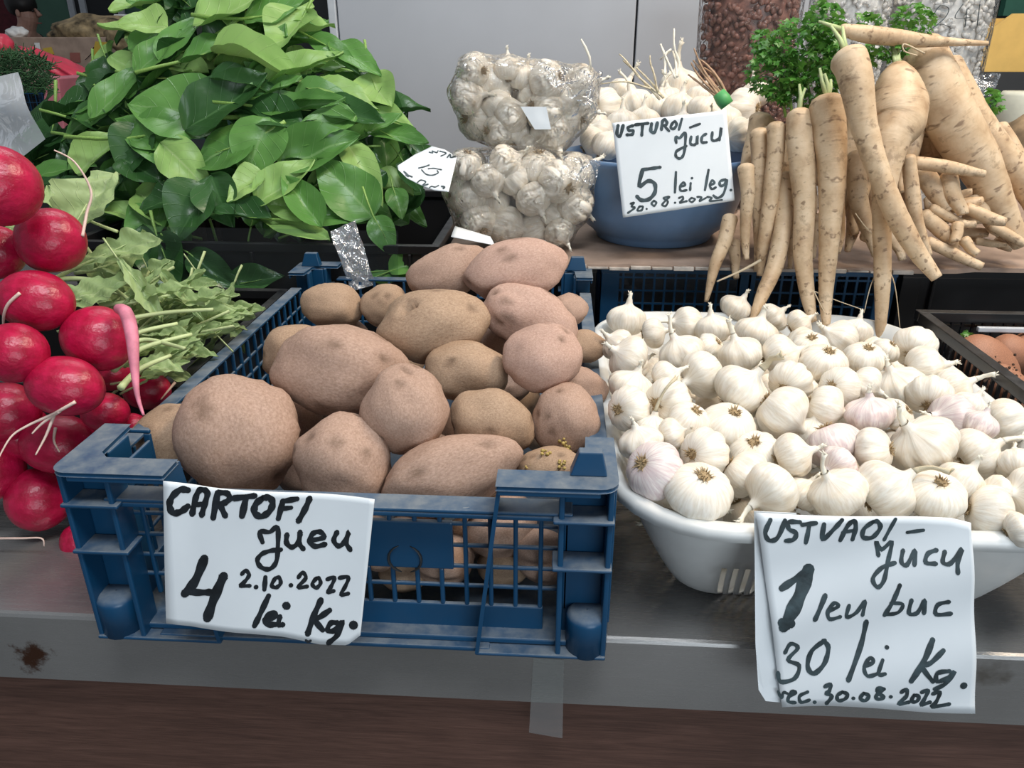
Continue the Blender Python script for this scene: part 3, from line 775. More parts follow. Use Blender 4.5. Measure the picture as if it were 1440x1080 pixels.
for i in order:
    px, py, rp, kd, an, st, mt = GAR[i]
    d0 = surf_depth(px, py, zgar)
    d, S = pack(px, py, rp, rp, 0, d0, placedG, .006, .05, .9)
    c = S[0][0]; R_ = rp * d / F * 1.05
    placedG.append([(c, R_ * .86)])
    o = garlic(c, R_, axis_of(kd, an), random.random() * 6, st, mt, var=i % 6, squash=random.uniform(.80, .95))
    rr, nn = rw[i]; look = ('stalk towards ' if kd == 's' else 'roots towards ') + DIRW[int(((an + 22.5) % 360) // 45)]
    tag(o, f"{'pinkish' if mt != 'garlic' else 'white'} garlic bulb, {look}, {ORD[nn]} from left in basket's {ROWN[rr]}", 'garlic', 'garlic bulbs in the white basket')
r = random.Random(11); cnt = 0
for tries in range(6000):
    if cnt >= 90: break
    y = r.uniform(.50, .89); R_ = r.uniform(.017, .021); z = r.uniform(.03, zgar(y) - .02)
    g = z / HB; p = Vector((r.uniform(.115 - .05 * g, .35 + .045 * g), y, z))
    if y < .56 - .06 * g + R_: continue
    if any((p - T[0][0]).length < (R_ + T[0][1]) * .86 for T in placedG): continue
    placedG.append([(p, R_)])
    ax = Vector((r.gauss(0, 1), r.gauss(0, 1), r.gauss(0, .6))).normalized()
    o = garlic(p, R_, ax, r.random() * 6, 0, var=cnt % 6)
    tag(o, 'white garlic bulb beneath the top layer in the white basket', 'garlic', 'garlic bulbs below the surface of the basket'); cnt += 1

# ------------------------------------------------------------------ paper price cards with handwriting
def lerp_poly(P, s):
    s = max(0, min(.9999, s)) * (len(P) - 1); i = int(s); t = s - i
    return (P[i][0] + (P[i + 1][0] - P[i][0]) * t, P[i][1] + (P[i + 1][1] - P[i][1]) * t)
def price_card(label, top, bottom, ytop, ybot, bend, strokes, org, sc, ink, lift=.0006, fat=1.3):
    TL, TR = aty(*top[0], ytop), aty(*top[-1], ytop); BLc = aty(*bottom[0], ybot)
    nrm = (TR - TL).cross(BLc - TL).normalized()
    if nrm.y > 0: nrm = -nrm
    def on(px, py, off=0):
        d = ray(px, py); t = (TL - CAM).dot(nrm) / d.dot(nrm); p = CAM + d * t
        return p + nrm * (bend(px, py) + off)
    nu, nv = 28, 24; mb = MB()
    mb.add([on(*[(1 - j / nv) * a_ + j / nv * b_ for a_, b_ in zip(lerp_poly(top, i / nu), lerp_poly(bottom, i / nu))]) for j in range(nv + 1) for i in range(nu + 1)],
           [(j * (nu + 1) + i, (j + 1) * (nu + 1) + i, (j + 1) * (nu + 1) + i + 1, j * (nu + 1) + i + 1) for j in range(nv) for i in range(nu)])
    o = mb.build('price_card', MM['paper'], smooth=True, solid=.0006); tag(o, label, 'sign')
    mb = MB()
    for st in strokes:
        w, pts = st[0], st[1:]
        pts = [(org[0] + x / sc, org[1] + y / sc) for x, y in pts]; w = w * fat / sc / 2
        if len(pts) == 1: pts = [pts[0], (pts[0][0] + .6, pts[0][1])]
        S = smooth_pts(pts, 5); L = []; Rr = []
        for i, (x, y) in enumerate(S):
            a_ = S[max(i - 1, 0)]; b_ = S[min(i + 1, len(S) - 1)]; dx, dy = b_[0] - a_[0], b_[1] - a_[1]; l = math.hypot(dx, dy) or 1
            k = w * (1 + .13 * math.sin(i * 1.3 + w * 9)); nx, ny = -dy / l * k, dx / l * k
            L.append(on(x + nx, y + ny, lift)); Rr.append(on(x - nx, y - ny, lift))
        m = len(S); mb.add(L + Rr, [(i, i + 1, m + i + 1, m + i) for i in range(m - 1)])
        for (x, y) in (S[0], S[-1]):
            mb.add([on(x + w * .93 * math.cos(t), y + w * .93 * math.sin(t), lift) for t in [k * math.pi / 5 for k in range(10)]], [tuple(range(10))])
    mb.build('handwriting', MM[ink], o)
    return on
S1 = [
 (28, (205,112),(160,108),(112,150),(98,200),(120,243),(165,238),(205,208)), (26, (232,255),(250,165),(275,112),(312,112),(325,130),(308,195),(290,260)), (20, (240,203),(308,190)),
 (28, (360,275),(385,130)), (26, (385,125),(440,128),(458,160),(430,185),(390,195)), (26, (400,195),(432,265)), (26, (480,160),(605,150)), (28, (555,155),(530,270)),
 (28, (655,165),(612,200),(602,250),(640,280),(690,250),(708,200),(690,168),(655,165)), (24, (740,300),(768,192)), (24, (765,195),(850,185)), (20, (750,242),(815,237)), (26, (925,185),(900,245),(858,322)),
 (20, (648,438),(632,372),(690,378),(735,352),(737,470),(728,560),(690,602),(640,588),(618,545),(645,508),(700,492),(755,490)),
 (22, (790,400),(788,450),(820,478),(858,450),(868,388)), (22, (868,400),(862,455),(888,492)), (22, (930,442),(1010,425),(990,392),(945,400),(925,448),(960,478),(1020,465)),
 (22, (1092,392),(1072,440),(1100,474),(1138,450),(1165,390),(1148,450),(1175,494)),
 (38, (308,520),(255,650),(195,725)), (28, (200,718),(300,722),(350,720)), (40, (422,628),(370,750),(328,875)),
 (17, (528,622),(550,602),(570,630),(545,668),(520,690),(575,695)), (20, (610,705)), (20, (665,650),(660,722)), (17, (722,660),(702,700),(730,714),(755,690),(745,656),(722,660)), (20, (815,705)),
 (17, (860,660),(885,632),(905,665),(860,716),(915,714)), (17, (968,667),(945,700),(970,722),(995,695),(985,667),(968,667)), (17, (1035,672),(1080,660),(1062,710),(1040,745),(1078,738)), (17, (1110,662),(1165,655),(1150,705),(1122,757),(1168,750)),
 (24, (685,762),(640,860),(606,932)), (24, (665,900),(728,882),(708,862),(672,892),(680,926),(730,930)), (22, (755,885),(748,930),(775,932)), (34, (788,822),(796,826)),
 (26, (1000,792),(960,880),(925,985)), (24, (1055,850),(995,890),(965,905),(1015,962)), (22, (1108,922),(1065,922),(1045,962),(1085,965),(1135,915),(1105,990),(1052,1036)), (40, (1200,932),(1204,932)), (10, (915,1022),(930,1030),(945,1024))]
def bend1(px, py):
    s = (px - 230) / 290; t = (py - 680) / 210
    return .0035 * math.sin(s * 5.5 + t * 1.5) + .006 * t * t * math.sin(s * 3.1) + .004 * max(0, .15 - s) * 6
price_card('white card reading CARTOFI Jucu 4 lei Kg on the blue crate', [(233, 673), (300, 682), (400, 693), (470, 699), (526, 704)], [(240, 868), (330, 884), (400, 892), (450, 902), (490, 903), (508, 890)],
           Y0 - .006, Y0 - .012, bend1, S1, (220, 660), 4.319, 'ink', fat=1.42)
S2 = [
 (16, (270,95),(245,150),(262,185),(300,172),(335,95)), (16, (402,100),(352,102),(352,132),(385,150),(372,180),(338,186)), (16, (412,112),(475,104)), (16, (445,110),(430,195)),
 (17, (512,110),(507,182),(562,130),(595,92)), (17, (592,190),(620,125),(650,98),(662,130),(650,190)), (13, (600,152),(655,145)), (17, (742,108),(702,140),(700,182),(745,185),(780,140),(765,108),(742,108)),
 (14, (850,100),(802,200)), (13, (910,168),(985,158)),
 (15, (775,272),(765,208),(790,245),(838,212),(818,300),(795,382),(765,410),(745,372),(790,325),(850,305)),
 (15, (890,250),(880,300),(905,312),(945,250),(938,312)), (15, (1042,245),(1002,262),(990,300),(1035,303)), (15, (1078,250),(1066,295),(1100,298),(1155,235),(1132,290),(1130,340)),
 (24, (320,405),(390,362),(455,318)), (48, (445,325),(405,430),(350,530)), (40, (350,530),(325,575)), (36, (318,552),(358,560)),
 (18, (520,440),(472,548)), (14, (532,512),(580,492),(562,475),(532,510),(542,550),(592,542)), (14, (632,490),(622,545),(668,525),(705,472),(697,540)),
 (16, (868,402),(835,480),(800,542)), (13, (828,485),(882,490),(862,530),(808,540)), (15, (922,470),(912,532),(950,530),(982,470),(980,532)), (15, (1092,475),(1042,490),(1035,535),(1102,530)),
 (15, (335,700),(360,658),(395,682),(350,735),(402,765),(380,820),(315,832),(302,792)), (17, (522,655),(462,700),(442,770),(470,802),(520,760),(540,690),(515,655)),
 (18, (716,572),(692,680),(628,832)), (13, (702,772),(745,752),(730,735),(702,775),(716,812),(762,800)), (13, (787,742),(765,802),(795,800)), (16, (808,688)),
 (20, (1015,648),(975,730),(912,828)), (17, (1060,690),(1000,745),(962,762),(1010,830)), (16, (1085,780),(1030,790),(1030,830),(1080,810),(1110,782),(1070,840),(1020,866)), (28, (1155,855)),
 (10, (302,875),(318,905),(326,880),(345,885)), (12, (350,902),(385,882),(362,880),(348,920),(382,930)), (12, (440,882),(402,900),(410,930),(448,920)), (14, (472,932)),
 (14, (520,860),(545,850),(540,880),(525,890),(552,905),(528,940)), (13, (600,885),(577,902),(582,926),(610,920),(625,897),(600,885)), (14, (650,915)), (13, (697,890),(682,915),(705,926),(722,902),(697,890)),
 (13, (790,868),(760,865),(765,890),(790,905),(770,918),(752,905),(790,868)), (14, (820,905)), (14, (868,882),(890,868),(892,900),(858,938),(905,930)), (13, (927,895),(915,925),(940,926),(950,902),(927,895)),
 (14, (960,882),(990,872),(975,915),(960,942),(1002,930)), (14, (1012,890),(1045,882),(1030,930),(1010,952),(1092,942))]
def bend2(px, py):
    s = (px - 1062) / 310; t = (py - 725) / 270
    return .002 * math.sin(s * 6 + t * 3) + .005 * t * (1 - s) * math.sin(t * 2.5) + .0012 * math.sin(t * 14 + s * 4)
yb = BT['y0'] - .014
on2 = price_card('white card reading USTUROI 1 leu buc 30 lei Kg on the white basket', [(1063, 721), (1150, 722), (1260, 727), (1340, 731), (1367, 737)], [(1098, 990), (1160, 991), (1240, 995), (1310, 1000), (1371, 1003)],
           yb, yb - .012, bend2, S2, (1000, 700), 3.2727, 'ink_grey')
# folded rear layer of that card
mb = MB()
P = [(1063, 722), (1085, 800), (1078, 900), (1100, 990), (1140, 990), (1062, 760), (1062, 900), (1068, 975), (1080, 986)]
poly = [(1062, 722), (1062, 800), (1061, 900), (1066, 968), (1076, 984), (1120, 991), (1120, 722)]
mb.add([on2(x, y, -.003) for x, y in poly], [tuple(range(len(poly)))]); o = mb.build('card_backing', MM['paper'], bpy.data.objects['price_card.001'], solid=.0005)
S3 = [
 (24, (125,205),(115,285),(145,300),(172,205)), (22, (262,208),(218,225),(225,252),(262,255),(255,288),(205,292)), (22, (282,200),(400,186)), (22, (350,195),(342,298)), (24, (432,190),(426,258),(462,265),(485,182)),
 (22, (522,245),(532,170),(552,152),(572,180),(560,205),(525,205)), (18, (545,208),(592,258)), (20, (627,180),(607,220),(630,240),(660,205),(650,172),(627,180)), (18, (710,145),(682,245)), (18, (785,225),(875,192)),
 (20, (658,365),(652,312),(690,322),(740,272),(738,400),(722,480),(690,510),(656,490),(662,442),(750,395)), (20, (795,310),(787,368),(815,386),(845,365),(850,300),(852,372)), (20, (932,285),(896,310),(892,360),(937,360)),
 (20, (990,270),(986,335),(1020,345),(1060,310),(1072,225),(1056,340)), (24, (510,590),(440,600),(352,612)), (28, (350,612),(318,762),(400,716),(460,742),(462,820),(410,882),(340,892),(298,858)),
 (19, (655,635),(646,820)), (17, (690,772),(740,752),(720,730),(692,770),(702,806),(752,800)), (17, (790,735),(785,800)), (18, (800,690)), (19, (955,615),(922,798)), (17, (967,760),(1010,732),(985,712),(967,760),(987,790),(1022,775)),
 (19, (1110,702),(1062,720),(1062,760),(1100,750),(1126,702),(1095,830),(1040,872),(1000,850)), (20, (1160,800)),
 (15, (240,925),(270,915),(250,950),(278,962),(215,1010)), (15, (322,950),(302,985),(340,985),(352,952),(322,950)), (14, (385,972)), (15, (455,897),(432,920),(455,945),(475,915),(455,897)), (15, (590,860),(542,872),(580,905),(560,945),(530,930),(595,862)),
 (16, (645,915)), (15, (682,872),(715,860),(720,882),(690,915),(755,900)), (14, (800,870),(777,890),(800,910),(830,885),(800,870)), (14, (850,862),(890,865),(870,900),(930,872)), (14, (942,862),(985,870),(965,900),(1080,890))]
price_card('white card reading USTUROI 5 lei leg leaning on the blue bowl', [(861, 173), (940, 164), (1021, 155)], [(876, 306), (950, 295), (1033, 282)], 1.02, 1.005, lambda px, py: .003 * math.sin((px - 860) / 60), S3, (850, 145), 6.545, 'ink_grey')
S4 = [(18, (462,480),(560,455),(640,428)), (15, (850,522),(720,488),(622,492)), (17, (775,530),(790,570),(700,602),(590,585),(512,510)), (16, (640,212),(700,225),(690,195),(770,225),(790,195)),
      (16, (820,205),(930,250),(840,290)), (20, (950,322),(1000,275),(1010,330),(1085,315)), (24, (220,560),(300,632),(245,605),(350,635)), (18, (440,725),(500,682),(580,712),(530,772),(620,752)), (16, (642,812),(680,790),(740,805),(800,782)), (22, (850,802),(905,820),(880,842))]
price_card('small tilted white card reading 15 between spinach and bagged garlic', [(559, 234), (583, 216), (607, 204), (625, 210), (643, 222)], [(560, 239), (572, 250), (588, 257), (610, 266), (631, 270)], 1.06, 1.05, lambda px, py: .002 * math.sin(px / 20), S4, (550, 195), 12, 'ink_grey')

# clear tape strip on the counter edge
mb = MB(); Yt = .4755
P = [(750, 925), (793, 928), (791, 1038), (744, 1030)]
poly = [aty(x, y, Yt) for x, y in P]
mb.add(poly, [(0, 1, 2, 3)]); tag(mb.build('tape_strip', MM['tape'], solid=.0004), 'strip of clear tape hanging from the counter edge below the blue crate', 'tape')

# ------------------------------------------------------------------ back tier crates
def simple_crate(name, x0, x1, y0, y1, h, mat, label, front=True, bars=.012, z0=0, solid=False):
    e = empty(name, ((x0 + x1) / 2, (y0 + y1) / 2, z0), label, 'crate')
    def P(nm_, *bx):
        mb = MB()
        for b_ in bx: mb.box(*b_)
        return mb.build(nm_, mat, e, bev=.001)
    P('base', (x0, x1, y0, y1, z0, z0 + .006))
    P('rim', (x0, x1, y0, y0 + .012, h - .012, h), (x0, x1, y1 - .012, y1, h - .012, h), (x0, x0 + .012, y0 + .012, y1 - .012, h - .012, h), (x1 - .012, x1, y0 + .012, y1 - .012, h - .012, h))
    for cx in (x0 + .001, x1 - .026):
        for cy in (y0 + .001, y1 - .026): P('corner_post', (cx, cx + .025, cy, cy + .025, z0 + .006, h - .012))
    if solid:
        P('side_wall', (x0 + .003, x1 - .003, y0 + .004, y0 + .006, z0 + .006, h - .012)); P('side_wall', (x0 + .003, x1 - .003, y1 - .006, y1 - .004, z0 + .006, h - .012))
        P('side_wall', (x0 + .003, x0 + .005, y0 + .006, y1 - .006, z0 + .006, h - .012)); P('side_wall', (x1 - .005, x1 - .003, y0 + .006, y1 - .006, z0 + .006, h - .012))
        for cx in (x0 + .04, (x0 + x1) / 2 - .002, x1 - .044): P('rib', (cx, cx + .004, y0 - .003, y0 + .004, z0 + .004, h - .012))
        return e
    lat = MB()
    for yy in (y0 + .004, y1 - .007):
        x = x0 + .03
        while x < x1 - .03: lat.box(x, x + .003, yy, yy + .003, z0 + .006, h - .012); x += bars
        for k in range(1, 8):
            z = z0 + (h - z0) * k / 8
            lat.box(x0 + .026, x1 - .026, yy + .0005, yy + .0025, z - .0013, z + .0013)
        lat.box((x0 + x1) / 2 - .012, (x0 + x1) / 2 + .012, yy, yy + .003, z0 + .006, h - .012)
    for xx in (x0 + .004, x1 - .007):
        y = y0 + .03
        while y < y1 - .03: lat.box(xx, xx + .003, y, y + .003, z0 + .006, h - .012); y += bars
        for k in (2, 4, 6):
            z = z0 + (h - z0) * k / 8; lat.box(xx + .0005, xx + .0025, y0 + .026, y1 - .026, z - .0013, z + .0013)
    tag(lat.build('lattice', mat, e), kind='stuff')
    return e
simple_crate('blue_crate', .060, .462, 1.045, 1.60, .150, MM['blue'], 'dark blue lattice crate supporting the cardboard under the bowl', bars=.0145)
simple_crate('black_crate', .468, .97, 1.045, 1.60, .150, MM['black'], 'black plastic crate under the parsnip pile at the right', solid=True)
simple_crate('black_crate', -.155, .055, 1.045, 1.60, .150, MM['black'], 'black crate hidden in shadow under the bagged garlic', solid=True)
simple_crate('black_crate', -.70, -.165, 1.045, 1.50, .172, MM['black'], 'black film-lined crate under the spinach heap', solid=True)
simple_crate('black_crate', -.88, -.375, .68, 1.02, .115, MM['black'], 'black crate under the radishes, left of the potato crate', solid=True)
cc = simple_crate('black_crate', .425, .85, .475, .90, .140, MM['black'], 'black slotted crate of carrots at the right edge')
# thick rim on carrot crate
# cardboard sheet
mb = MB(); nn = 40; x0, x1, y0, y1 = -.16, .98, 1.018, 1.60
front = [(x0 + (x1 - x0) * i / nn, y0 + .004 * noise.noise(Vector((i * .9, 0, 0))) + (.012 if i > 24 else 0), .1515 + .002 * noise.noise(Vector((i * .6, 4, 0)))) for i in range(nn + 1)]
vs = [(x, y, z) for x, y, z in front] + [(x, y, z + .006) for x, y, z in front] + [(x, y1, .1515) for x, y, z in front] + [(x, y1, .1575) for x, y, z in front]; m = nn + 1
fs = []
for i in range(nn):
    fs += [(i, i + 1, m + i + 1, m + i), (m + i, m + i + 1, 3 * m + i + 1, 3 * m + i), (2 * m + i, 2 * m + i + 1, i + 1, i), (3 * m + i, 3 * m + i + 1, 2 * m + i + 1, 2 * m + i)]
mb.add(vs, fs); sheet = mb.build('cardboard_sheet', MM['card']); tag(sheet, 'worn brown cardboard sheet laid across the rear crates', 'cardboard')
mb = MB(); r = random.Random(5)
for i in range(nn):
    x, y, z = front[i]
    if x > .45: continue
    mb.box(x + .001, x + (x1 - x0) / nn - .001, y - .004 - .002 * r.random(), y, z - .001 + .002 * r.random(), z + .003 + .003 * r.random())
mb.build('torn_edge', MM['card_edge'], sheet, bev=.0006)

# ------------------------------------------------------------------ blue bowl
bp = aty(922, 270, 1.19); BX = bp.x
R0 = .138
bo = MB()
prof = [(.0005, .158), (.082, .158), (.086, .160), (.088, .166), (.094, .172), (.104, .180), (.112, .190), (.116, .197), (.1175, .200), (.125, .222), (.131, .245), (.135, .262), (.140, .272), (.143, .278), (.143, .282), (.139, .283), (.133, .275), (.129, .262), (.118, .215), (.10, .180), (.08, .166), (.0005, .165)]
bo.lathe(prof, (BX, 1.19, 0), 64); o = bo.build('blue_bowl', MM['bowl'], smooth=True); tag(o, 'round blue plastic bowl heaped with garlic bunches on the cardboard', 'bowl')
BG = [(850, 150, 27, 'r', 200, 0), (833, 175, 24, 's', 80, 0), (875, 130, 22, 's', 60, 1), (893, 147, 25, 's', 110, 1), (925, 152, 25, 's', 80, 1), (955, 124, 31, 's', 95, 1), (983, 118, 20, 's', 60, 1), (985, 138, 20, 's', 70, 0),
      (955, 155, 27, 's', 80, 0), (990, 157, 24, 's', 60, 0), (1045, 153, 27, 'r', -10, 0), (1062, 133, 22, 's', 100, 0), (835, 200, 22, 's', 30, 0), (852, 205, 22, 's', 60, 0), (1040, 190, 24, 's', 200, 0), (1020, 170, 24, 's', 90, 0),
      (905, 172, 24, 's', 90, 0), (960, 180, 24, 's', 90, 0), (875, 175, 24, 's', 90, 0), (1000, 185, 24, 's', 90, 0), (940, 140, 20, 's', 100, 1), (845, 188, 20, 's', 150, 0), (1062, 185, 22, 's', 250, 0)]
plb = []
rw = rows_of([(g[0], g[1], i) for i, g in enumerate(BG)], 24)
for i in sorted(range(len(BG)), key=lambda i: -BG[i][1]):
    px, py, rp, kd, an, st = BG[i]; R_ = rp * 1.16 / F * .97
    d0 = surf_depth(px, py, lambda y: .272 + .30 * max(0, y - 1.10)); d, S = pack(px, py, rp, rp, 0, d0, plb, .008, .08); plb.append([(S[0][0], S[0][1] * .9)])
    o = garlic(S[0][0], rp * d / F * .97, axis_of(kd, an), random.random() * 6, st, 'garlic'); rr, nn_ = rw[i]
    tag(o, f"white garlic bulb in the blue bowl, {ORD[nn_]} from left in the {ROWN[rr].replace('front', 'lowest')}", 'garlic', 'garlic bulbs in the blue bowl')
# dried stalk bundles
def strand_bundle(lists, label, y0_, y1_, rad, mat):
    mb = MB()
    for L in lists:
        n_ = len(L); S = smooth_pts([(x, y, y0_ + (y1_ - y0_) * k / (n_ - 1)) for k, (x, y) in enumerate(L)], 5)
        mb.tube([aty(a_, b_, c_) for a_, b_, c_ in S], [rad * (1 - .5 * k / len(S)) * (1 + .2 * math.sin(k * 2)) for k in range(len(S))], 6, flat=.6)
    o = mb.build('dried_stalks', mat, smooth=True); tag(o, label, 'stalks'); return o
strand_bundle([[(928, 140), (905, 115), (880, 85), (871, 76)], [(930, 135), (900, 110), (890, 98), (876, 85)], [(933, 138), (915, 115), (895, 95)], [(925, 130), (920, 105), (915, 90), (914, 78)], [(915, 125), (880, 115), (845, 118)]], 'tan dried garlic stalks fanning left from the bowl', 1.2, 1.22, .0028, MM['garlic_dry'])
strand_bundle([[(950, 110), (940, 88), (936, 76), (944, 70), (928, 84)], [(952, 108), (950, 85), (946, 72)], [(950, 108), (955, 90), (948, 66), (948, 40)], [(935, 105), (935, 80), (929, 62)]], 'pale curled garlic stalks standing up at the bowl centre', 1.22, 1.25, .0025, MM['stalk_white'])
strand_bundle([[(1020, 140), (1000, 115), (985, 90), (976, 68)], [(1015, 140), (990, 115), (978, 100), (972, 88)], [(1025, 138), (1010, 110), (995, 92), (985, 84)], [(1010, 138), (985, 118), (968, 105)], [(1022, 140), (1005, 108), (990, 95)], [(1012, 135), (990, 105), (975, 85)], [(1018, 136), (996, 108), (982, 92)]],
              'brown dried garlic stalks tied with a green band', 1.2, 1.23, .0033, plain('brown_dry_stalks', (.42, .27, .17), .8, var=.3, scale=80))
mb = MB(); c = aty(1017, 140, 1.195); u_ = (aty(1002, 118, 1.2) - c).normalized(); mb.tube([c - u_ * .010, c, c + u_ * .012], [.010, .011, .009], 10); tag(mb.build('green_band', plain('green_tie', (.10, .42, .13), .5), smooth=True), 'small green band around the brown dried garlic stalks', 'band')
mb = MB(); mb.tube([aty(831, 98, 1.12), aty(829, 80, 1.12), aty(823, 66, 1.12), aty(817, 55, 1.12)], [.0016, .0018, .002, .0012], 6); tag(mb.build('dried_stalk', MM['stalk_white'], smooth=True), 'single thin pale stalk sticking up from the upper garlic bag', 'stalk')

# ------------------------------------------------------------------ bagged garlic
BAG1 = [(667, 98, 22), (714, 97, 18), (693, 124, 26), (657, 133, 25), (697, 145, 22), (734, 110, 20), (770, 115, 27), (818, 118, 24), (673, 170, 27), (719, 163, 24), (720, 193, 26), (747, 133, 21), (765, 155, 27), (777, 187, 29), (803, 165, 26), (743, 207, 17), (790, 140, 22), (822, 150, 20), (700, 185, 22)]
BAG2 = [(655, 232, 22), (712, 230, 24), (757, 235, 26), (687, 254, 24), (722, 252, 22), (812, 243, 26), (785, 256, 28), (660, 280, 26), (694, 285, 22), (751, 280, 24), (808, 288, 26), (780, 302, 23), (673, 313, 25), (713, 318, 27), (753, 322, 25), (787, 326, 20), (640, 268, 18), (735, 262, 20)]
def bag(lst, label, y_, corners, zname):
    e = empty('garlic_bag', (0, 0, 0), label, 'bag'); pts = []; pl_ = []
    rw = rows_of([(g[0], g[1], i) for i, g in enumerate(lst)], 26)
    for i, (px, py, rp) in enumerate(lst):
        d = depth(aty(px, py, y_ + .012 * ((i * 7) % 3))); c = atd(px, py, d); R_ = rp * d / F * 1.1
        an = random.uniform(0, 360); kd = 's' if i % 2 else 'r'
        o = garlic(c, R_ * .97, axis_of(kd, an), random.random() * 6, 0, 'garlic'); rr, nn_ = rw[i]
        tag(o, f"garlic bulb inside the {zname} clear bag, {ORD[nn_]} from left in its {ROWN[rr].replace('front', 'lowest')}", 'garlic', 'garlic bulbs in the ' + zname + ' bag')
        for p in ICO[2][0]: pts.append(c + p * R_ * 1.03)
    for i, (px, py, rp) in enumerate(lst):
        yr = y_ + .052 + .010 * (i % 3); dz_ = 4 if zname == 'lower' else 0; c = atd(px + (10 if px < 740 else -10), py + 4 - dz_, depth(aty(px, py, yr))); R_ = rp * depth(c) / F * .95
        o = garlic(c, R_, axis_of('sr'[i % 2], random.uniform(0, 360)), random.random() * 6, None, 'garlic', tuft=i % 2)
        tag(o, f"garlic bulb at the back of the {zname} clear bag", 'garlic', f'garlic bulbs at the back of the {zname} bag')
        for p in ICO[1][0]: pts.append(c + p * R_ * 1.03)
    for (px, py, dy) in corners: pts.append(aty(px, py, y_ + dy))
    bm = bmesh.new()
    for p in pts: bm.verts.new(p)
    res = bmesh.ops.convex_hull(bm, input=bm.verts)
    bmesh.ops.delete(bm, geom=list({g for g in res['geom_interior'] + res['geom_unused'] if isinstance(g, bmesh.types.BMVert)}), context='VERTS')
    for _ in range(3):
        bmesh.ops.subdivide_edges(bm, edges=[ed for ed in bm.edges if ed.calc_length() > .010], cuts=1, use_grid_fill=False); bmesh.ops.triangulate(bm, faces=bm.faces)
    # pull the film inwards between the bulbs
    bm.normal_update(); cs = [(p, r_) for p, r_ in [(atd(px, py, depth(aty(px, py, y_ + .012 * ((i * 7) % 3)))), rp * depth(aty(px, py, y_)) / F) for i, (px, py, rp) in enumerate(lst)]]
    for v in bm.verts:
        g = min((v.co - p).length - r_ for p, r_ in cs)
        if g > .002:
            k = min(g, .008) * .45; v.co -= v.normal * k
        v.co += v.normal * (.0022 * noise.noise(v.co * 80) + .0022 * abs(noise.noise(v.co * 40)))
    me = bpy.data.meshes.new('bag_film'); bm.to_mesh(me); bm.free(); me.materials.append(MM['film']); me.polygons.foreach_set('use_smooth', [True] * len(me.polygons))
    o = place('bag_film', me, e)
    return e
b1 = bag(BAG1, 'upper clear plastic bag packed with garlic, leaning on the bowl', 1.12, [(642, 80, 0), (700, 84, 0), (790, 95, 0), (848, 102, -.01), (640, 150, .0)], 'upper')
b2 = bag(BAG2, 'lower clear plastic bag packed with garlic on the cardboard', 1.075, [(641, 215, .02), (845, 228, .0), (640, 330, .02), (720, 342, .02), (800, 335, .02)], 'lower')
# gathered film flap of upper bag
def sheet_mesh(grid, name, mat, label=None, cat=None, parent=None, amp=.003, fr=60, solid=0):
    nv, nu = len(grid), len(grid[0]); mb = MB(); vs = []
    for row in grid:
        for p in row: vs.append(Vector(p) + Vector((0, -1, .3)) * amp * noise.noise(Vector(p) * fr))
    mb.add(vs, [(j * nu + i, j * nu + i + 1, (j + 1) * nu + i + 1, (j + 1) * nu + i) for j in range(nv - 1) for i in range(nu - 1)])
    o = mb.build(name, mat, parent, smooth=True, solid=solid)
    if label: tag(o, label, cat)
    return o
def quadgrid(c4, nu=20, nv=20):
    a_, b_, c_, d_ = [Vector(p) for p in c4]
    return [[(a_ * (1 - i / nu) + b_ * i / nu) * (1 - j / nv) + (d_ * (1 - i / nu) + c_ * i / nu) * j / nv for i in range(nu + 1)] for j in range(nv + 1)]
sheet_mesh(quadgrid([aty(760, 92, 1.10), aty(848, 101, 1.09), aty(838, 160, 1.085), aty(775, 120, 1.085)]), 'gathered_flap', MM['film'], parent=b1, amp=.0035, fr=55)
sheet_mesh(quadgrid([aty(790, 218, 1.045), aty(846, 226, 1.04), aty(836, 262, 1.035), aty(800, 250, 1.035)]), 'gathered_flap', MM['film'], parent=b2, amp=.003, fr=55)
sheet_mesh(quadgrid([aty(732, 150, 1.085), aty(768, 150, 1.085), aty(775, 182, 1.085), aty(752, 182, 1.085)], 8, 8), 'bag_label', MM['paper'], parent=b1, amp=.001)
# scrap of printed card under the lower bag
sheet_mesh(quadgrid([aty(640, 318, 1.05), aty(690, 333, 1.035), aty(696, 345, 1.02), aty(634, 333, 1.02)], 10, 6), 'paper_scrap', MM['paper'], 'small crumpled paper scrap under the lower garlic bag', 'paper', amp=.003, solid=.0005)

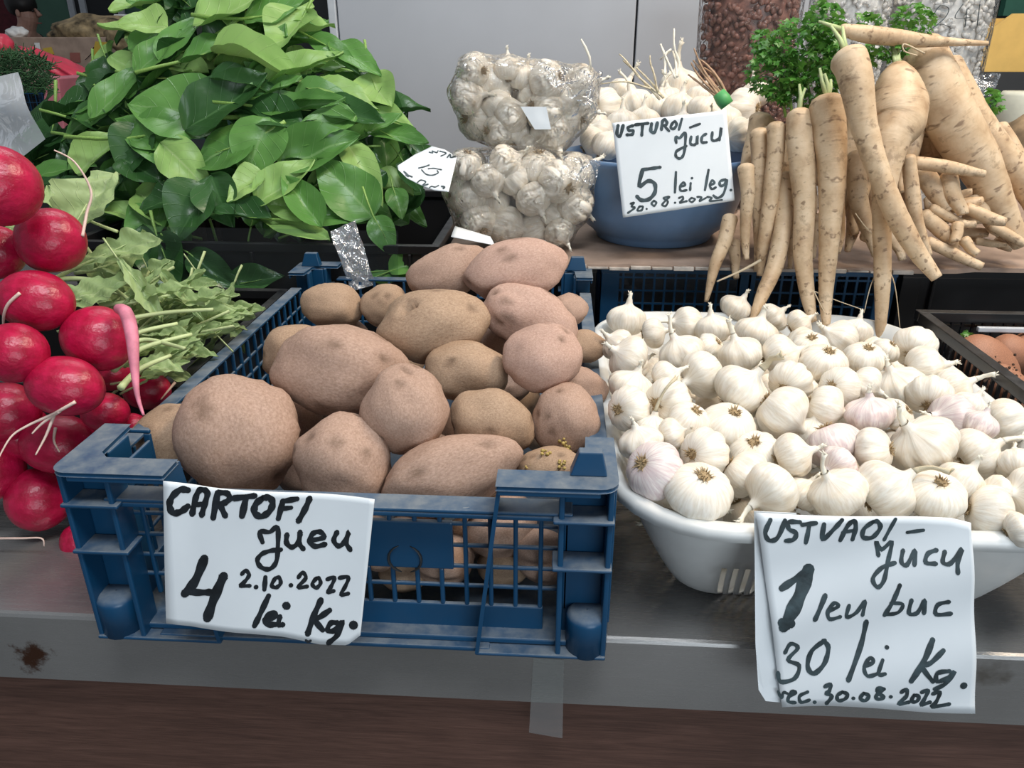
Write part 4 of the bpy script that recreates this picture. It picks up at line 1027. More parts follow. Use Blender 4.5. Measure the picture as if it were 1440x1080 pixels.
# ------------------------------------------------------------------ parsnips
def parsnip(pts, ya, yb_, label, cat='parsnip', mat='parsnip', stem=0, rings=.028, seg=20, knob=None):
    n_ = len(pts); rr = random.Random(int(pts[0][0] * 7 + pts[0][1]))
    yy = lambda k: ya + (yb_ - ya) * k / (n_ - 1)
    S = smooth_pts([(x, y, r_, yy(k)) for k, (x, y, r_) in enumerate(pts)], 8)
    P = []; R_ = []
    wa, wb = rr.random() * 6, rr.random() * 6
    for k, (x, y, r_, Y) in enumerate(S):
        p = aty(x, y, Y); dd = depth(p); q = k / len(S); p += RIGHT * (r_ * dd / F) * .28 * q * math.sin(q * 8 + wa) + UP * (r_ * dd / F) * .2 * q * math.sin(q * 6 + wb); P.append(p); R_.append(max(.0012, r_ * dd / F))
    d0 = (P[0] - P[1]).normalized(); r0 = R_[0]
    P = [P[0] + d0 * r0 * .55, P[0] + d0 * r0 * .45, P[0] + d0 * r0 * .25] + P; R_ = [r0 * .25, r0 * .6, r0 * .88] + R_
    off = rr.random() * 40; L = [0]
    def lob(i, th, l):
        return 1 + .05 * noise.noise(Vector((math.cos(th), math.sin(th), l * 25 + off)) * 1.5) + rings * noise.noise(Vector((math.cos(th) * .4, off, l * 260)))
    mb = MB(); mb.tube(P, R_, seg, lobes=lob)
    if knob:
        x, y, r_ = knob; c_ = aty(x, y, ya - .01); mb.ball(c_, r_ * depth(c_) / F, 3, (1, .9, 1.1))
    o = mb.build('parsnip' if mat == 'parsnip' else 'carrot', MM[mat], smooth=True); tag(o, label, cat, 'shaded parsnips inside the pile' if label.startswith('shaded parsnip deep') else 'parsnip ends in the small heap' if label.startswith('short brown parsnip end') else 'parsnips piled at the right')
    if stem:
        mb = MB(); t = P[0]
        for k in range(stem):
            e = t + d0 * rr.uniform(.012, .03) + Vector((rr.uniform(-.008, .008), rr.uniform(-.004, .004), .004)); mb.tube([t - d0 * .004, (t + e) / 2 + Vector((rr.uniform(-.002, .002), 0, 0)), e], [.0035, .0025, .0015], 6)
        mb.build('leaf_stub', MM['rl_stalk'], o, smooth=True)
    return o
PS = [
 ([(1193, 82, 25), (1202, 111, 23), (1216, 178, 18), (1238, 240, 15), (1262, 302, 15), (1289, 356, 12), (1316, 392, 8)], .945, .87, 'long parsnip crossing diagonally over the front, tip pointing lower right', 2),
 ([(1164, 147, 25), (1167, 200, 22), (1169, 267, 18), (1167, 356, 13), (1162, 422, 9), (1161, 458, 5)], .99, .90, 'straight parsnip hanging vertically with its tip among the garlic', 4),
 ([(1124, 163, 18), (1127, 213, 19), (1130, 289, 15), (1129, 356, 13), (1138, 418, 10), (1144, 452, 5)], 1.0, .91, 'ringed parsnip hanging just left of the straight vertical one', 2),
 ([(1091, 178, 13), (1091, 222, 12), (1082, 289, 11), (1073, 338, 9), (1069, 387, 4)], 1.01, .98, 'slim curved parsnip third hanging from the left', 0),
 ([(1107, 249, 13), (1102, 311, 12), (1091, 364, 12), (1076, 409, 10), (1060, 451, 5)], 1.01, .91, 'pale parsnip curving down left into the garlic basket', 0),
 ([(1067, 187, 13), (1069, 240, 11), (1067, 311, 9), (1064, 382, 4)], 1.03, 1.0, 'shaded brown parsnip behind the slim curved one', 0),
 ([(1049, 236, 12), (1051, 267, 10), (1049, 311, 8), (1050, 364, 4)], 1.0, .98, 'short S-shaped parsnip leftmost beside the blue bowl', 0),
 ([(1027, 307, 11), (1018, 338, 10), (1007, 373, 8), (992, 425, 3)], 1.01, .97, 'thin parsnip with reddish tip pointing lower left', 0),
 ([(1031, 342, 10), (1036, 391, 4)], 1.03, 1.0, 'stubby brown parsnip tip beside the reddish-tipped one', 0),
 ([(1262, 100, 17), (1262, 118, 30), (1265, 148, 38), (1268, 170, 35), (1255, 196, 26), (1244, 249, 18), (1238, 320, 13), (1239, 400, 11), (1238, 478, 6)], 1.0, .895, 'broad knobby parsnip with a long tail hanging to the basket', 5),
 ([(1278, 222, 9), (1282, 267, 10), (1291, 311, 9), (1304, 360, 6)], .985, .97, 'thin ringed parsnip right of the knobby one', 0),
 ([(1300, 66, 25), (1304, 84, 31), (1318, 125, 35), (1345, 186, 34), (1378, 240, 27), (1409, 293, 20), (1440, 342, 12)], 1.07, 1.02, 'thickest parsnip sloping down to the right edge', 0),
 ([(1335, 90, 17), (1355, 133, 20), (1391, 191, 19), (1431, 253, 18), (1467, 311, 12)], 1.10, 1.05, 'pale parsnip lying beyond the thickest one', 0),
 ([(1405, 180, 12), (1445, 240, 10), (1480, 290, 7)], 1.13, 1.08, 'parsnip furthest right behind the thick ones', 0),
 ([(1185, 42, 8), (1222, 49, 12), (1289, 56, 10), (1333, 58, 6), (1388, 61, 3)], 1.0, 1.04, 'thin parsnip lying level across the top of the pile', 2),
 ([(1288, 229, 9), (1333, 235, 9), (1386, 244, 5)], 1.0, .99, 'small parsnip lying level below the knobby one', 0),
 ([(1298, 244, 14), (1318, 271, 13), (1334, 296, 9)], 1.02, 1.0, 'stout brown parsnip stub in the small heap', 0),
 ([(1333, 247, 12), (1341, 275, 12), (1354, 303, 7)], 1.01, .99, 'pale blunt parsnip pointing down in the small heap', 0),
 ([(1360, 293, 8), (1389, 305, 9), (1414, 312, 6)], 1.0, .98, 'forked short parsnip pointing right in the small heap', 0),
 ([(1300, 302, 10), (1324, 325, 11), (1342, 340, 7)], 1.0, .99, 'brown parsnip low left in the small heap', 0),
 ([(1347, 316, 8), (1344, 340, 7)], .985, .975, 'short cut parsnip end facing forward', 0),
 ([(1356, 338, 8), (1373, 358, 6)], .985, .975, 'short parsnip end near the cardboard edge', 0),
 ([(1305, 340, 8), (1344, 358, 8), (1380, 376, 6)], .99, .97, 'lowest parsnip with clean cut tip over the black crate', 0),
 ([(1311, 293, 7), (1351, 313, 6), (1371, 314, 5)], 1.0, .99, 'thin brown parsnip crossing the small heap', 0),
 ([(1367, 282, 12), (1386, 300, 9)], 1.03, 1.02, 'rounded parsnip end deep in the small heap', 0),
 ([(1395, 318, 7), (1418, 330, 7), (1440, 343, 6)], 1.01, 1.0, 'brown parsnip low at the right edge', 0),
 ([(1204, 218, 13), (1209, 284, 13), (1230, 360, 4)], 1.02, .99, 'shaded parsnip between the straight and knobby ones', 0),
 ([(1250, 320, 9), (1269, 366, 5)], 1.0, .98, 'short parsnip tip just right of the long knobby tail', 0),
 ([(1150, 305, 8), (1143, 362, 4)], 1.03, 1.0, 'thin shaded parsnip tip between two hanging ones', 0),
 ([(1115, 300, 7), (1110, 378, 3)], 1.03, 1.0, 'very thin shaded parsnip tip behind the pale curving one', 0),
 ([(1215, 330, 9), (1240, 340, 9)], 1.04, 1.03, 'stub of parsnip on the cardboard behind the hanging ones', 0),
 ([(1385, 262, 13), (1420, 300, 12)], 1.06, 1.05, 'brown parsnip beneath the thickest one', 0),
 ([(1150, 190, 16), (1152, 260, 13)], 1.06, 1.04, 'shaded thick parsnip behind the hanging pair', 0),
 ([(1200, 150, 20), (1230, 240, 15)], 1.08, 1.05, 'shaded parsnip behind the diagonal one', 0),
 ([(1310, 200, 20), (1340, 260, 14)], 1.10, 1.07, 'shaded parsnip under the thickest one, behind the small heap', 0),
]
for pts, ya, yb_, lab, stem in PS:
    parsnip(pts, ya, yb_, lab, stem=stem, knob=(1287, 170, 15) if 'knobby parsnip with' in lab else None)
rp_ = random.Random(33)
for k in range(30):
    x = 1062 + 240 * ((k * .618) % 1); y = rp_.uniform(165, 245); dx = rp_.uniform(-30, 30); L_ = rp_.uniform(90, 130); w_ = rp_.uniform(11, 19); Y_ = rp_.uniform(1.06, 1.12)
    parsnip([(x, y, w_), (x + dx * .4, y + L_ * .4, w_ * .85), (x + dx * .8 + rp_.uniform(-5, 5), y + L_ * .75, w_ * .55), (x + dx, y + L_, w_ * .25)], Y_, Y_ - .04, 'shaded parsnip deep in the pile, behind the hanging ones', rings=.016)
for k in range(18):
    x = rp_.uniform(1300, 1415); y = rp_.uniform(268, 338) + (x - 1300) * .06; an_ = rp_.uniform(-.5, 1.5); L_ = rp_.uniform(22, 48); w_ = rp_.uniform(5, 10); Y_ = rp_.uniform(1.02, 1.06)
    parsnip([(x, y, w_), (x + L_ * .5 * math.cos(an_), y + L_ * .5 * math.sin(an_) * .8, w_ * .95), (x + L_ * math.cos(an_), y + L_ * math.sin(an_) * .7, w_ * .55)], Y_, Y_ - .015, 'short brown parsnip end packed in the small heap under the thick ones', rings=.02)
mb = MB()
def rootlet(pts, ya, yb_, rad=.0008):
    n_ = len(pts); S = smooth_pts([(x, y, ya + (yb_ - ya) * k / (n_ - 1)) for k, (x, y) in enumerate(pts)], 5)
    mb.tube([aty(*s) for s in S], [rad * (1.2 - .7 * k / len(S)) for k in range(len(S))], 5)
def hair_on(parent_label, lists, ya, yb_, rad=.0008):
    global mb
    par = next(o for o in bpy.data.objects if o.get('label') == parent_label)
    for L in lists:
        mb = MB(); rootlet(L, ya, yb_, rad); mb.build('rootlet', MM['rootlet'], par, smooth=True)
hair_on(PS[9][3], [[(1240, 370), (1225, 400), (1215, 440)], [(1244, 370), (1258, 400), (1266, 465)], [(1238, 340), (1218, 320), (1203, 300)]], .93, .90)
hair_on(PS[2][3], [[(1135, 405), (1170, 420), (1215, 436)], [(1140, 400), (1152, 425), (1160, 440)]], .93, .90)
hair_on(PS[4][3], [[(1070, 366), (1040, 382), (1008, 396)]], .97, .96, .0018)
hair_on(PS[11][3], [[(1290, 108), (1275, 104), (1276, 115)], [(1300, 75), (1272, 62), (1272, 72), (1290, 78)]], 1.0, .99, .001)
hair_on(PS[0][3], [[(1216, 165), (1230, 172), (1236, 180)]], .95, .95)

# ------------------------------------------------------------------ parsley tops
def leaflet(mb, c, s, rr):
    q = Matrix.Rotation(rr.uniform(0, 6.28), 3, 'Z') @ Matrix.Rotation(rr.uniform(-1.1, 1.1), 3, 'X') @ Matrix.Rotation(rr.uniform(-.8, .8), 3, 'Y')
    P = [(0, -.6, 0), (.35, -.15, .12), (.85, .05, 0), (.42, .28, .15), (.3, .9, -.05), (0, .5, .1), (-.3, .9, -.05), (-.42, .28, .15), (-.85, .05, 0), (-.35, -.15, .12)]
    mb.add([c + q @ (Vector(p) * s) for p in P], [(0, 1, 9), (1, 2, 3), (1, 3, 5, 9), (3, 4, 5), (5, 6, 7), (5, 7, 9), (7, 8, 9)], [(p[0] * .2 + .7, p[1] * .3 + .5) for p in P])
def foliage(blobs, n_, s, seed, mat, name, parent):
    rr = random.Random(seed); mb = MB()
    tot = sum(b_[2] * b_[3] for b_ in blobs)
    for (px, py, rx, ry, Y, dy) in blobs:
        for _ in range(int(n_ * rx * ry / tot)):
            a_ = rr.random() * 6.28; q = rr.random() ** .45
            c = aty(px + rx * q * math.cos(a_), py + ry * q * math.sin(a_), Y + rr.uniform(-dy, dy)); leaflet(mb, c, s * rr.uniform(.6, 1.2), rr)
    o = mb.build(name, mat, parent, smooth=True); tag(o, kind='stuff'); return o
pt_ = empty('parsley_tops', aty(1130, 150, 1.08), 'bushy bright green parsley tops above the hanging parsnips', 'herbs')
foliage([(1130, 70, 55, 45, 1.08, .035), (1095, 105, 45, 35, 1.08, .03), (1160, 35, 30, 32, 1.09, .03), (1175, 95, 18, 35, 1.05, .015), (1075, 60, 18, 18, 1.1, .02), (1125, 130, 50, 22, 1.06, .02)], 1500, .0075, 1, MM['parsley'], 'foliage', pt_)
for k in range(9):
    mb = MB(); x = 1105 + 9 * k; mb.tube([aty(x, 165, 1.05), aty(x - 6 + 3 * (k % 3), 130, 1.06), aty(x - 12 + 6 * (k % 4), 75, 1.08)], [.002, .0016, .001], 6); mb.build('stem', MM['stalk_green'], pt_, smooth=True)
pt2 = empty('parsley_tops', aty(1245, 100, 1.03), 'yellowing parsley sprigs behind the knobby parsnip', 'herbs')
foliage([(1255, 68, 22, 22, 1.03, .02), (1285, 30, 32, 24, 1.07, .02), (1225, 78, 14, 16, 1.03, .01), (1222, 30, 20, 12, 1.07, .01)], 330, .007, 2, MM['parsley'], 'foliage', pt2)
pt3 = empty('parsley_tops', aty(1395, 150, 1.15), 'small green parsley sprig at the right edge', 'herbs')
foliage([(1395, 148, 14, 22, 1.18, .015)], 60, .008, 3, MM['parsley'], 'foliage', pt3)

# ------------------------------------------------------------------ bean bags
def bean_bag(cx, cy_top, cy_bot, halfw, Y, mat, label, seed, film='beanfilm', n_=500, s=.0062, deep=.05):
    a_ = aty(cx - halfw, cy_bot, Y); b_ = aty(cx + halfw, cy_bot, Y); z1 = aty(cx, cy_top, Y).z; z0 = .160; cxw = (a_.x + b_.x) / 2; rw_ = (b_.x - a_.x) / 2
    e = empty('bean_bag', (cxw, Y + deep, z0), label, 'bag'); rr = random.Random(seed); mb = MB()
    def rad(t, th): return rw_ * (1 + .05 * math.sin(t * 5 + seed)) * (.88 + .12 * min(1, t * 5)) * (1 + .04 * math.sin(th * 3 + t * 6))
    for _ in range(n_):
        t = rr.random() ** .9; th = rr.uniform(math.pi * .92, math.pi * 2.08); R_ = rad(t, th)
        c = Vector((cxw + R_ * .96 * math.cos(th), Y + deep + deep * .96 * math.sin(th), z0 + (z1 - z0) * t))
        q = Matrix.Rotation(rr.random() * 6, 3, 'Y') @ Matrix.Rotation(rr.uniform(-.5, .5), 3, 'X')
        mb.ball(c, s * rr.uniform(.8, 1.15), 2 if s > .005 else 1, (1, .65, .72), q)
    core = MB(); seg = 24
    o = mb.build('beans', mat, e, smooth=True); tag(o, kind='stuff')
    core.lathe([(.001, 0)] + [(1, t / 10 * (z1 - z0)) for t in range(11)] + [(.001, (z1 - z0))], (0, 0, 0), seg)
    core.v = [Vector((cxw + v.x * rad(v.z / (z1 - z0), 0) * .93, Y + deep + v.y * deep * .9, z0 + v.z)) for v in core.v]
    core.build('bean_mass', mat, e, smooth=True)
    mb = MB(); vs = []; m = 14
    for j in range(m + 1):
        for k in range(seg * 2):
            th = 2 * math.pi * k / (seg * 2); t = j / m; R_ = rad(t, th) + .008
            vs.append((cxw + R_ * math.cos(th), Y + deep + (deep + .008) * math.sin(th), z0 - .004 + (z1 - z0) * t))
    q_ = seg * 2; mb.add(vs, [(j * q_ + k, j * q_ + (k + 1) % q_, (j + 1) * q_ + (k + 1) % q_, (j + 1) * q_ + k) for j in range(m) for k in range(q_)]); mb.build('bag_film', MM[film], e, smooth=True)
    return e
bean_bag(1052, -30, 150, 68, 1.42, MM['bean_brown'], 'clear bag of brown beans behind the garlic bowl', 1, n_=900)
bean_bag(1195, -30, 130, 52, 1.42, MM['bean_white'], 'clear bag of small white beans behind the parsley tops', 2, n_=800, s=.0048)
bean_bag(1322, -30, 125, 66, 1.42, MM['bean_white'], 'clear bag of white beans marked 24 behind the thin level parsnip', 3, n_=900, s=.0058)
bean_bag(1010, 138, 178, 48, 1.36, MM['bean_brown'], 'low clear bag of brown beans just behind the garlic bowl', 4, n_=260, deep=.035)
# marker digits on the white bean bag
par = next(o for o in bpy.data.objects if o.get('label', '').startswith('clear bag of white beans'))
mb = MB()
for L in ([(1312, 22), (1322, 8), (1334, 12), (1328, 26), (1308, 42), (1322, 34), (1336, 38)], [(1354, 6), (1343, 25), (1366, 24)], [(1360, 12), (1357, 38)], [(1378, 6), (1374, 36)]):
    S = smooth_pts([(x, y, 1.408) for x, y in L], 5); mb.tube([aty(*s) for s in S], [.0016] * len(S), 5, flat=.3)
mb.build('marker_writing', MM['ink_grey'], par, smooth=True)
# crinkled bag bottom beside the white beans
sheet_mesh(quadgrid([aty(1352, 108, 1.3), aty(1410, 102, 1.3), aty(1395, 135, 1.27), aty(1350, 140, 1.27)]), 'bag_tail', MM['film'], parent=par, amp=.01, fr=50)
# yellow crate top right
a = aty(1380, 100, 1.82); b = aty(1500, 20, 1.82)
yc = empty('yellow_crate', (a.x + .15, 1.97, a.z), 'yellow plastic crate in the top right corner', 'crate')
mb = MB(); P = [(1378, 88), (1382, 102), (1520, 102), (1520, 18), (1425, 19), (1412, 28), (1400, 36), (1388, 38)]
pts = [aty(x, y, 1.82) for x, y in P]; m = len(pts); mb.add(pts + [p + Vector((0, .006, 0)) for p in pts], [tuple(range(m)), tuple(range(m, 2 * m))[::-1]] + [(i, (i + 1) % m, m + (i + 1) % m, m + i) for i in range(m)])
mb.build('front_wall', MM['yellow'], yc)
mb = MB(); mb.box(a.x, a.x + .3, 1.827, 2.12, a.z - .0, a.z + .006); mb.box(a.x, a.x + .3, 2.12, 2.126, a.z, a.z + .11); mb.box(a.x, a.x + .006, 1.827, 2.12, a.z + .006, a.z + .085); mb.build('rear_walls', MM['yellow'], yc)
mb = MB(); mb.box(a.x - .03, 1.7, 1.78, 2.3, -.9, a.z - .001); tag(mb.build('rear_bench', MM['dark']), 'dark bench carrying the yellow crate', 'bench')
# pale jar and celeriac
mb = MB(); c = aty(1432, 148, 1.35); mb.lathe([(.001, 0), (.028, 0), (.03, .004), (.03, .05), (.026, .056), (.001, .056)], (c.x, c.y, c.z - .035), 24); tag(mb.build('pale_tub', plain('cream_tub', (.55, .55, .45), .5), smooth=True), 'small pale tub behind the celeriac at the right edge', 'tub')
def celeriac(px, py, rp, Y, label):
    c = aty(px, py, Y); R_ = rp * depth(c) / F; mb = MB(); v, f = ICO[4]
    mb.add([c + p * R_ * (1 + .12 * noise.noise(p * 2 + c * 30) + .05 * noise.noise(p * 7)) for p in v], f); tag(mb.build('celeriac', MM['celeriac'], smooth=True), label, 'celeriac')
celeriac(1447, 205, 42, 1.17, 'rough brown celeriac cut off by the right edge')

# ------------------------------------------------------------------ carrots
CR = [(1388, 512, 46, 34, -30, 'broad pale orange carrot with green tuft, leftmost in the black crate', 'carrot'), (1425, 497, 30, 24, -20, 'carrot half hidden between the broad one and the dark one', 'carrot'), (1452, 500, 32, 42, 80, 'dark orange carrot with soil at the right edge', 'carrot'),
      (1420, 545, 40, 24, -35, 'carrot lying low along the black crate rim', 'carrot'), (1450, 570, 26, 18, -30, 'carrot tip lowest at the right edge', 'carrot')]
pc = []
for i, (px, py, rx, ry, an, lab, mt) in enumerate(CR):
    an = math.radians(an); d0 = surf_depth(px, py, lambda y: .105); d, S = pack(px, py, rx, ry, an, d0, pc, .008, .1); pc.append(S); k = d / F
    v, f = ICO[4]; mb = MB()
    out = []
    for p in v:
        tp = 1 - .22 * p.x; kk = 1 + .03 * noise.noise(Vector((p.x * 9, i, 0))) + .04 * noise.noise(p * 1.5 + Vector((i, 0, 0)))
        out.append(Vector((p.x * 1.1, p.y * tp * kk, p.z * tp * kk)))
    mb.add(out, f); o = place('carrot', mb.mesh('carrot', MM[mt]), mw=Matrix.Translation(S[0][0]) @ (basis(an) @ Matrix.Diagonal((rx * k, ry * k, ry * k * .9))).to_4x4())
    tag(o, lab, 'carrot', 'carrots in the black crate')
e = empty('carrot_greens', aty(1362, 475, .84), 'tiny green carrot leaf tuft in the black crate', 'leaves'); foliage([(1360, 474, 9, 8, .83, .004), (1387, 482, 8, 6, .83, .004)], 34, .006, 5, MM['parsley'], 'foliage', e)
mb = MB(); rr = random.Random(9)
for _ in range(90):
    mb.ball(atz(rr.gauss(1412, 18), rr.gauss(530, 12), .128), rr.uniform(.0006, .002), 1)
tag(mb.build('soil_crumbs', MM['soil']), 'dark soil crumbs on the carrots', 'soil', kind='stuff')
a = aty(1374, 464, .875); part('end_bar', (a.x, .80, .872, .878, a.z - .002, a.z + .004), mat=MM['panel_edge'], par=cc)

# ------------------------------------------------------------------ radishes
def radish(px, py, rx, ry, Z, label, tail=None, tw=.0013, ang=0, shade=0, thick=None):
    c = atd(px, py, Z); k = Z / F; v, f = ICO[4]; mb = MB(); off = Vector((px * .1, py * .1, 0))
    mb.add([p * (1 + .035 * noise.noise(p * 1.3 + off) + .008 * noise.noise(p * 5 + off)) for p in v], f)
    o = place('radish', mb.mesh('radish', MM['radish']), mw=Matrix.Translation(c) @ (basis(math.radians(ang)) @ Matrix.Diagonal((rx * k, ry * k, min(rx, ry) * k * .96))).to_4x4())
    tag(o, label, 'radish', 'radishes in the pile'); mi = o.matrix_basis.inverted()
    for L in (tail or []):
        # start on the front of the skin, then run freely; keep a near constant distance
        n_ = len(L); S = smooth_pts([(x, y) for x, y in L], 6); P = []; R_ = []
        for j, (x, y) in enumerate(S):
            dd = ray(x, y).normalized(); a_ = mi @ CAM; b_ = mi.to_3x3() @ dd; A = b_.dot(b_); B = 2 * a_.dot(b_); D = B * B - 4 * A * (a_.dot(a_) - 1)
            if D > 0: t = (-B - D ** .5) / (2 * A) - .001
            else: t = -B / (2 * A)
            P.append(t)
            R_.append((thick or tw) * (1.0 - .75 * j / len(S)) + .0002)
        for _ in range(6): P = [P[0]] + [min(P[j], (P[j - 1] + P[j] + P[j + 1]) / 3) if j < len(P) - 1 else P[j - 1] for j in range(1, len(P))]
        pts = [CAM + ray(x, y).normalized() * t for (x, y), t in zip(S, P)]
        mb = MB(); mb.tube(pts, R_, 7); s = place('tail_root', mb.mesh('tail_root', MM['radish_tail'] if thick else MM['radish_pale']), o); s.matrix_parent_inverse = mi
    return o
RAD = [
 (-2, 262, 57, 55, .60, 'biggest crimson radish, uppermost at the left edge', None, 0), (72, 338, 47, 45, .66, 'round crimson radish with long root curling up over a leaf', [[(116, 332), (122, 300), (128, 268), (105, 228), (76, 211)]], 0),
 (-6, 355, 39, 37, .67, 'radish cut by the left edge below the biggest one', None, 0), (50, 423, 53, 42, .64, 'bright magenta radish with root drooping left', [[(28, 412), (10, 430), (5, 455), (14, 485), (27, 504)]], -8),
 (138, 476, 49, 46, .655, 'dark crimson radish with thick pink root hanging down its right side', None, -10), (20, 496, 45, 42, .61, 'radish under the bright magenta one at the left edge', None, 0),
 (92, 543, 54, 42, .62, 'glossy radish with forked root hairs reaching lower left', [[(106, 565), (75, 582), (40, 598), (15, 615), (-5, 650)], [(76, 584), (65, 612), (50, 640)], [(84, 578), (60, 595), (45, 610)]], -10),
 (8, 580, 46, 42, .70, 'shadowed radish at the left edge below the others', None, 0), (148, 580, 33, 28, .68, 'small radish behind the raised left crate corner', None, 0),
 (207, 549, 33, 27, .74, 'radish furthest right with tail touching the crate rail', [[(246, 538), (236, 550), (226, 562)]], 0), (186, 598, 20, 17, .70, 'small radish peeping above the crate corner', None, 0),
 (82, 624, 50, 42, .70, 'shadowed radish with a thin curved hair', [[(78, 602), (76, 620), (84, 636)]], 0), (55, 702, 44, 44, .72, 'dark radish low in the shadow left of the crate', None, 0),
 (-12, 660, 44, 44, .71, 'dark radish low at the left edge', None, 0), (108, 762, 22, 26, .72, 'lowest radish in deep shadow against the crate', None, 0), (122, 690, 34, 36, .73, 'shadowed radish right behind the crate corner', None, 0),
 (30, 610, 40, 40, .72, 'radish buried behind the forked-root one', None, 0), (150, 520, 40, 30, .74, 'radish buried behind the dark crimson one', None, 0), (0, 780, 40, 40, .84, 'radish at the bottom left in the dark', None, 0)]
for px, py, rx, ry, Z, lab, tail, an in RAD: ro = radish(px, py, rx, ry, Z, lab, tail, ang=an)
# thick tail of the dark crimson radish
par = next(o for o in bpy.data.objects if o.get('label', '').startswith('dark crimson radish')); mi = par.matrix_basis.inverted()
S = smooth_pts([(166, 434, .634, .004), (177, 440, .625, .0055), (185, 468, .617, .0052), (189, 515, .612, .0036), (193, 555, .61, .0020), (202, 584, .61, .0010)], 5)
mb = MB(); mb.tube([atd(x, y, z) for x, y, z, r_ in S], [r_ for *_, r_ in S], 10); s = place('tail_root', mb.mesh('tail_root', MM['radish_tail']), par); s.matrix_parent_inverse = mi
mb = MB(); rootlet([(-10, 757), (30, 757), (58, 757), (62, 768)], .55, .55, .001); tag(mb.build('loose_root', MM['radish_pale'], smooth=True), 'thin pale radish root hanging in the dark at lower left', 'root')

# ------------------------------------------------------------------ leaves
def leaf_mesh(seed, mat, lobed=False, nu=9, nv=16):
    r = random.Random(seed); mb = MB(); vs = []; uv = []
    fold = r.uniform(.15, .85); curl = r.uniform(-.75, .5); side = r.uniform(-.25, .25); ph = r.random() * 6; wv = r.uniform(.02, .06)
    tip = r.uniform(.8, 1.3); wide = r.uniform(.27, .36)
    for j in range(nv + 1):
        t = j / nv
        if lobed: w = wide * (t ** .6) * (1 - t ** 5) * 1.25 * (1 + .16 * math.sin(t * 21 + ph) + .08 * math.sin(t * 43))
        else: w = wide * 1.55 * (max(0, math.sin(math.pi * t ** .72)) ** .72) * (1 - .35 * t ** 2 * (tip - .6))
        w = max(w, .012)
        for i in range(nu + 1):
            s = i / nu * 2 - 1; y = s * w
            z = fold * abs(y) ** 1.15 + curl * t * t * .6 - curl * .2 * t + wv * math.sin(t * 9 + ph + s * 2) * abs(s) + .07 * noise.noise(Vector((t * 4, s * 1.5, seed))) + .018 * noise.noise(Vector((t * 14, s * 5, seed)))
            if lobed: z += .03 * math.sin(t * 30 + s * 6)
            vs.append(Vector((t - .5, y + side * t * t, z))); uv.append((.5 + s * .5, t))
    n_ = nu + 1; mb.add(vs, [(j * n_ + i, j * n_ + i + 1, (j + 1) * n_ + i + 1, (j + 1) * n_ + i) for j in range(nv) for i in range(nu)], uv)
    return mb.mesh('leaf', MM[mat])
def stalk_leaf(seed, mat, L=.55):
    r = random.Random(seed); mb = MB(); b_ = r.uniform(-.25, .25); c_ = r.uniform(-.15, .2)
    P = [Vector((.1, 0, .006)), Vector((-.1, 0, .004)), Vector((-.3, 0, .006)), Vector((-.5, 0, .004)), Vector((-.5 - L * .5, b_ * .4 * L, c_ * .3)), Vector((-.5 - L, b_ * L, c_ * L))]
    mb.tube(P, [.006, .012, .020, .030, .032, .036], 7); return mb.mesh('stalk', mat)
LV_ = {k: [leaf_mesh(i * 5 + h, k) for i in range(8)] for h, k in enumerate(('sp_dark', 'sp_mid', 'sp_pale'))}
LV_['rl'] = [leaf_mesh(70 + i, 'rl', True, 10, 26) for i in range(6)]
SKL = [stalk_leaf(i, MM['stalk_green'], L) for i, L in enumerate((.35, .5, .7, .25))]
RKL = [stalk_leaf(i + 20, MM['rl_stalk'], L) for i, L in enumerate((.3, .55))]
def put_leaf(name, c, L, Wd, udir, nrm, mat, var, st):
    u = udir.normalized(); w = (nrm - u * nrm.dot(u)).normalized(); v = w.cross(u)
    m = Matrix((u, v, w)).transposed() @ Matrix.Diagonal((L, Wd / .9 , (L + Wd) / 2))
    o = place(name, LV_[mat][var % len(LV_[mat])], mw=Matrix.Translation(c) @ m.to_4x4())
    if st is not None: place('stalk', (RKL if mat == 'rl' else SKL)[st % (2 if mat == 'rl' else 4)], o)
    return o
def yheap(px, py):   # front surface of the spinach heap
    t = (325 - py) / 330.0; s = (px - 350) / 260.0
    return 1.075 + .24 * max(t, 0) ** 1.15 + .10 * s * s
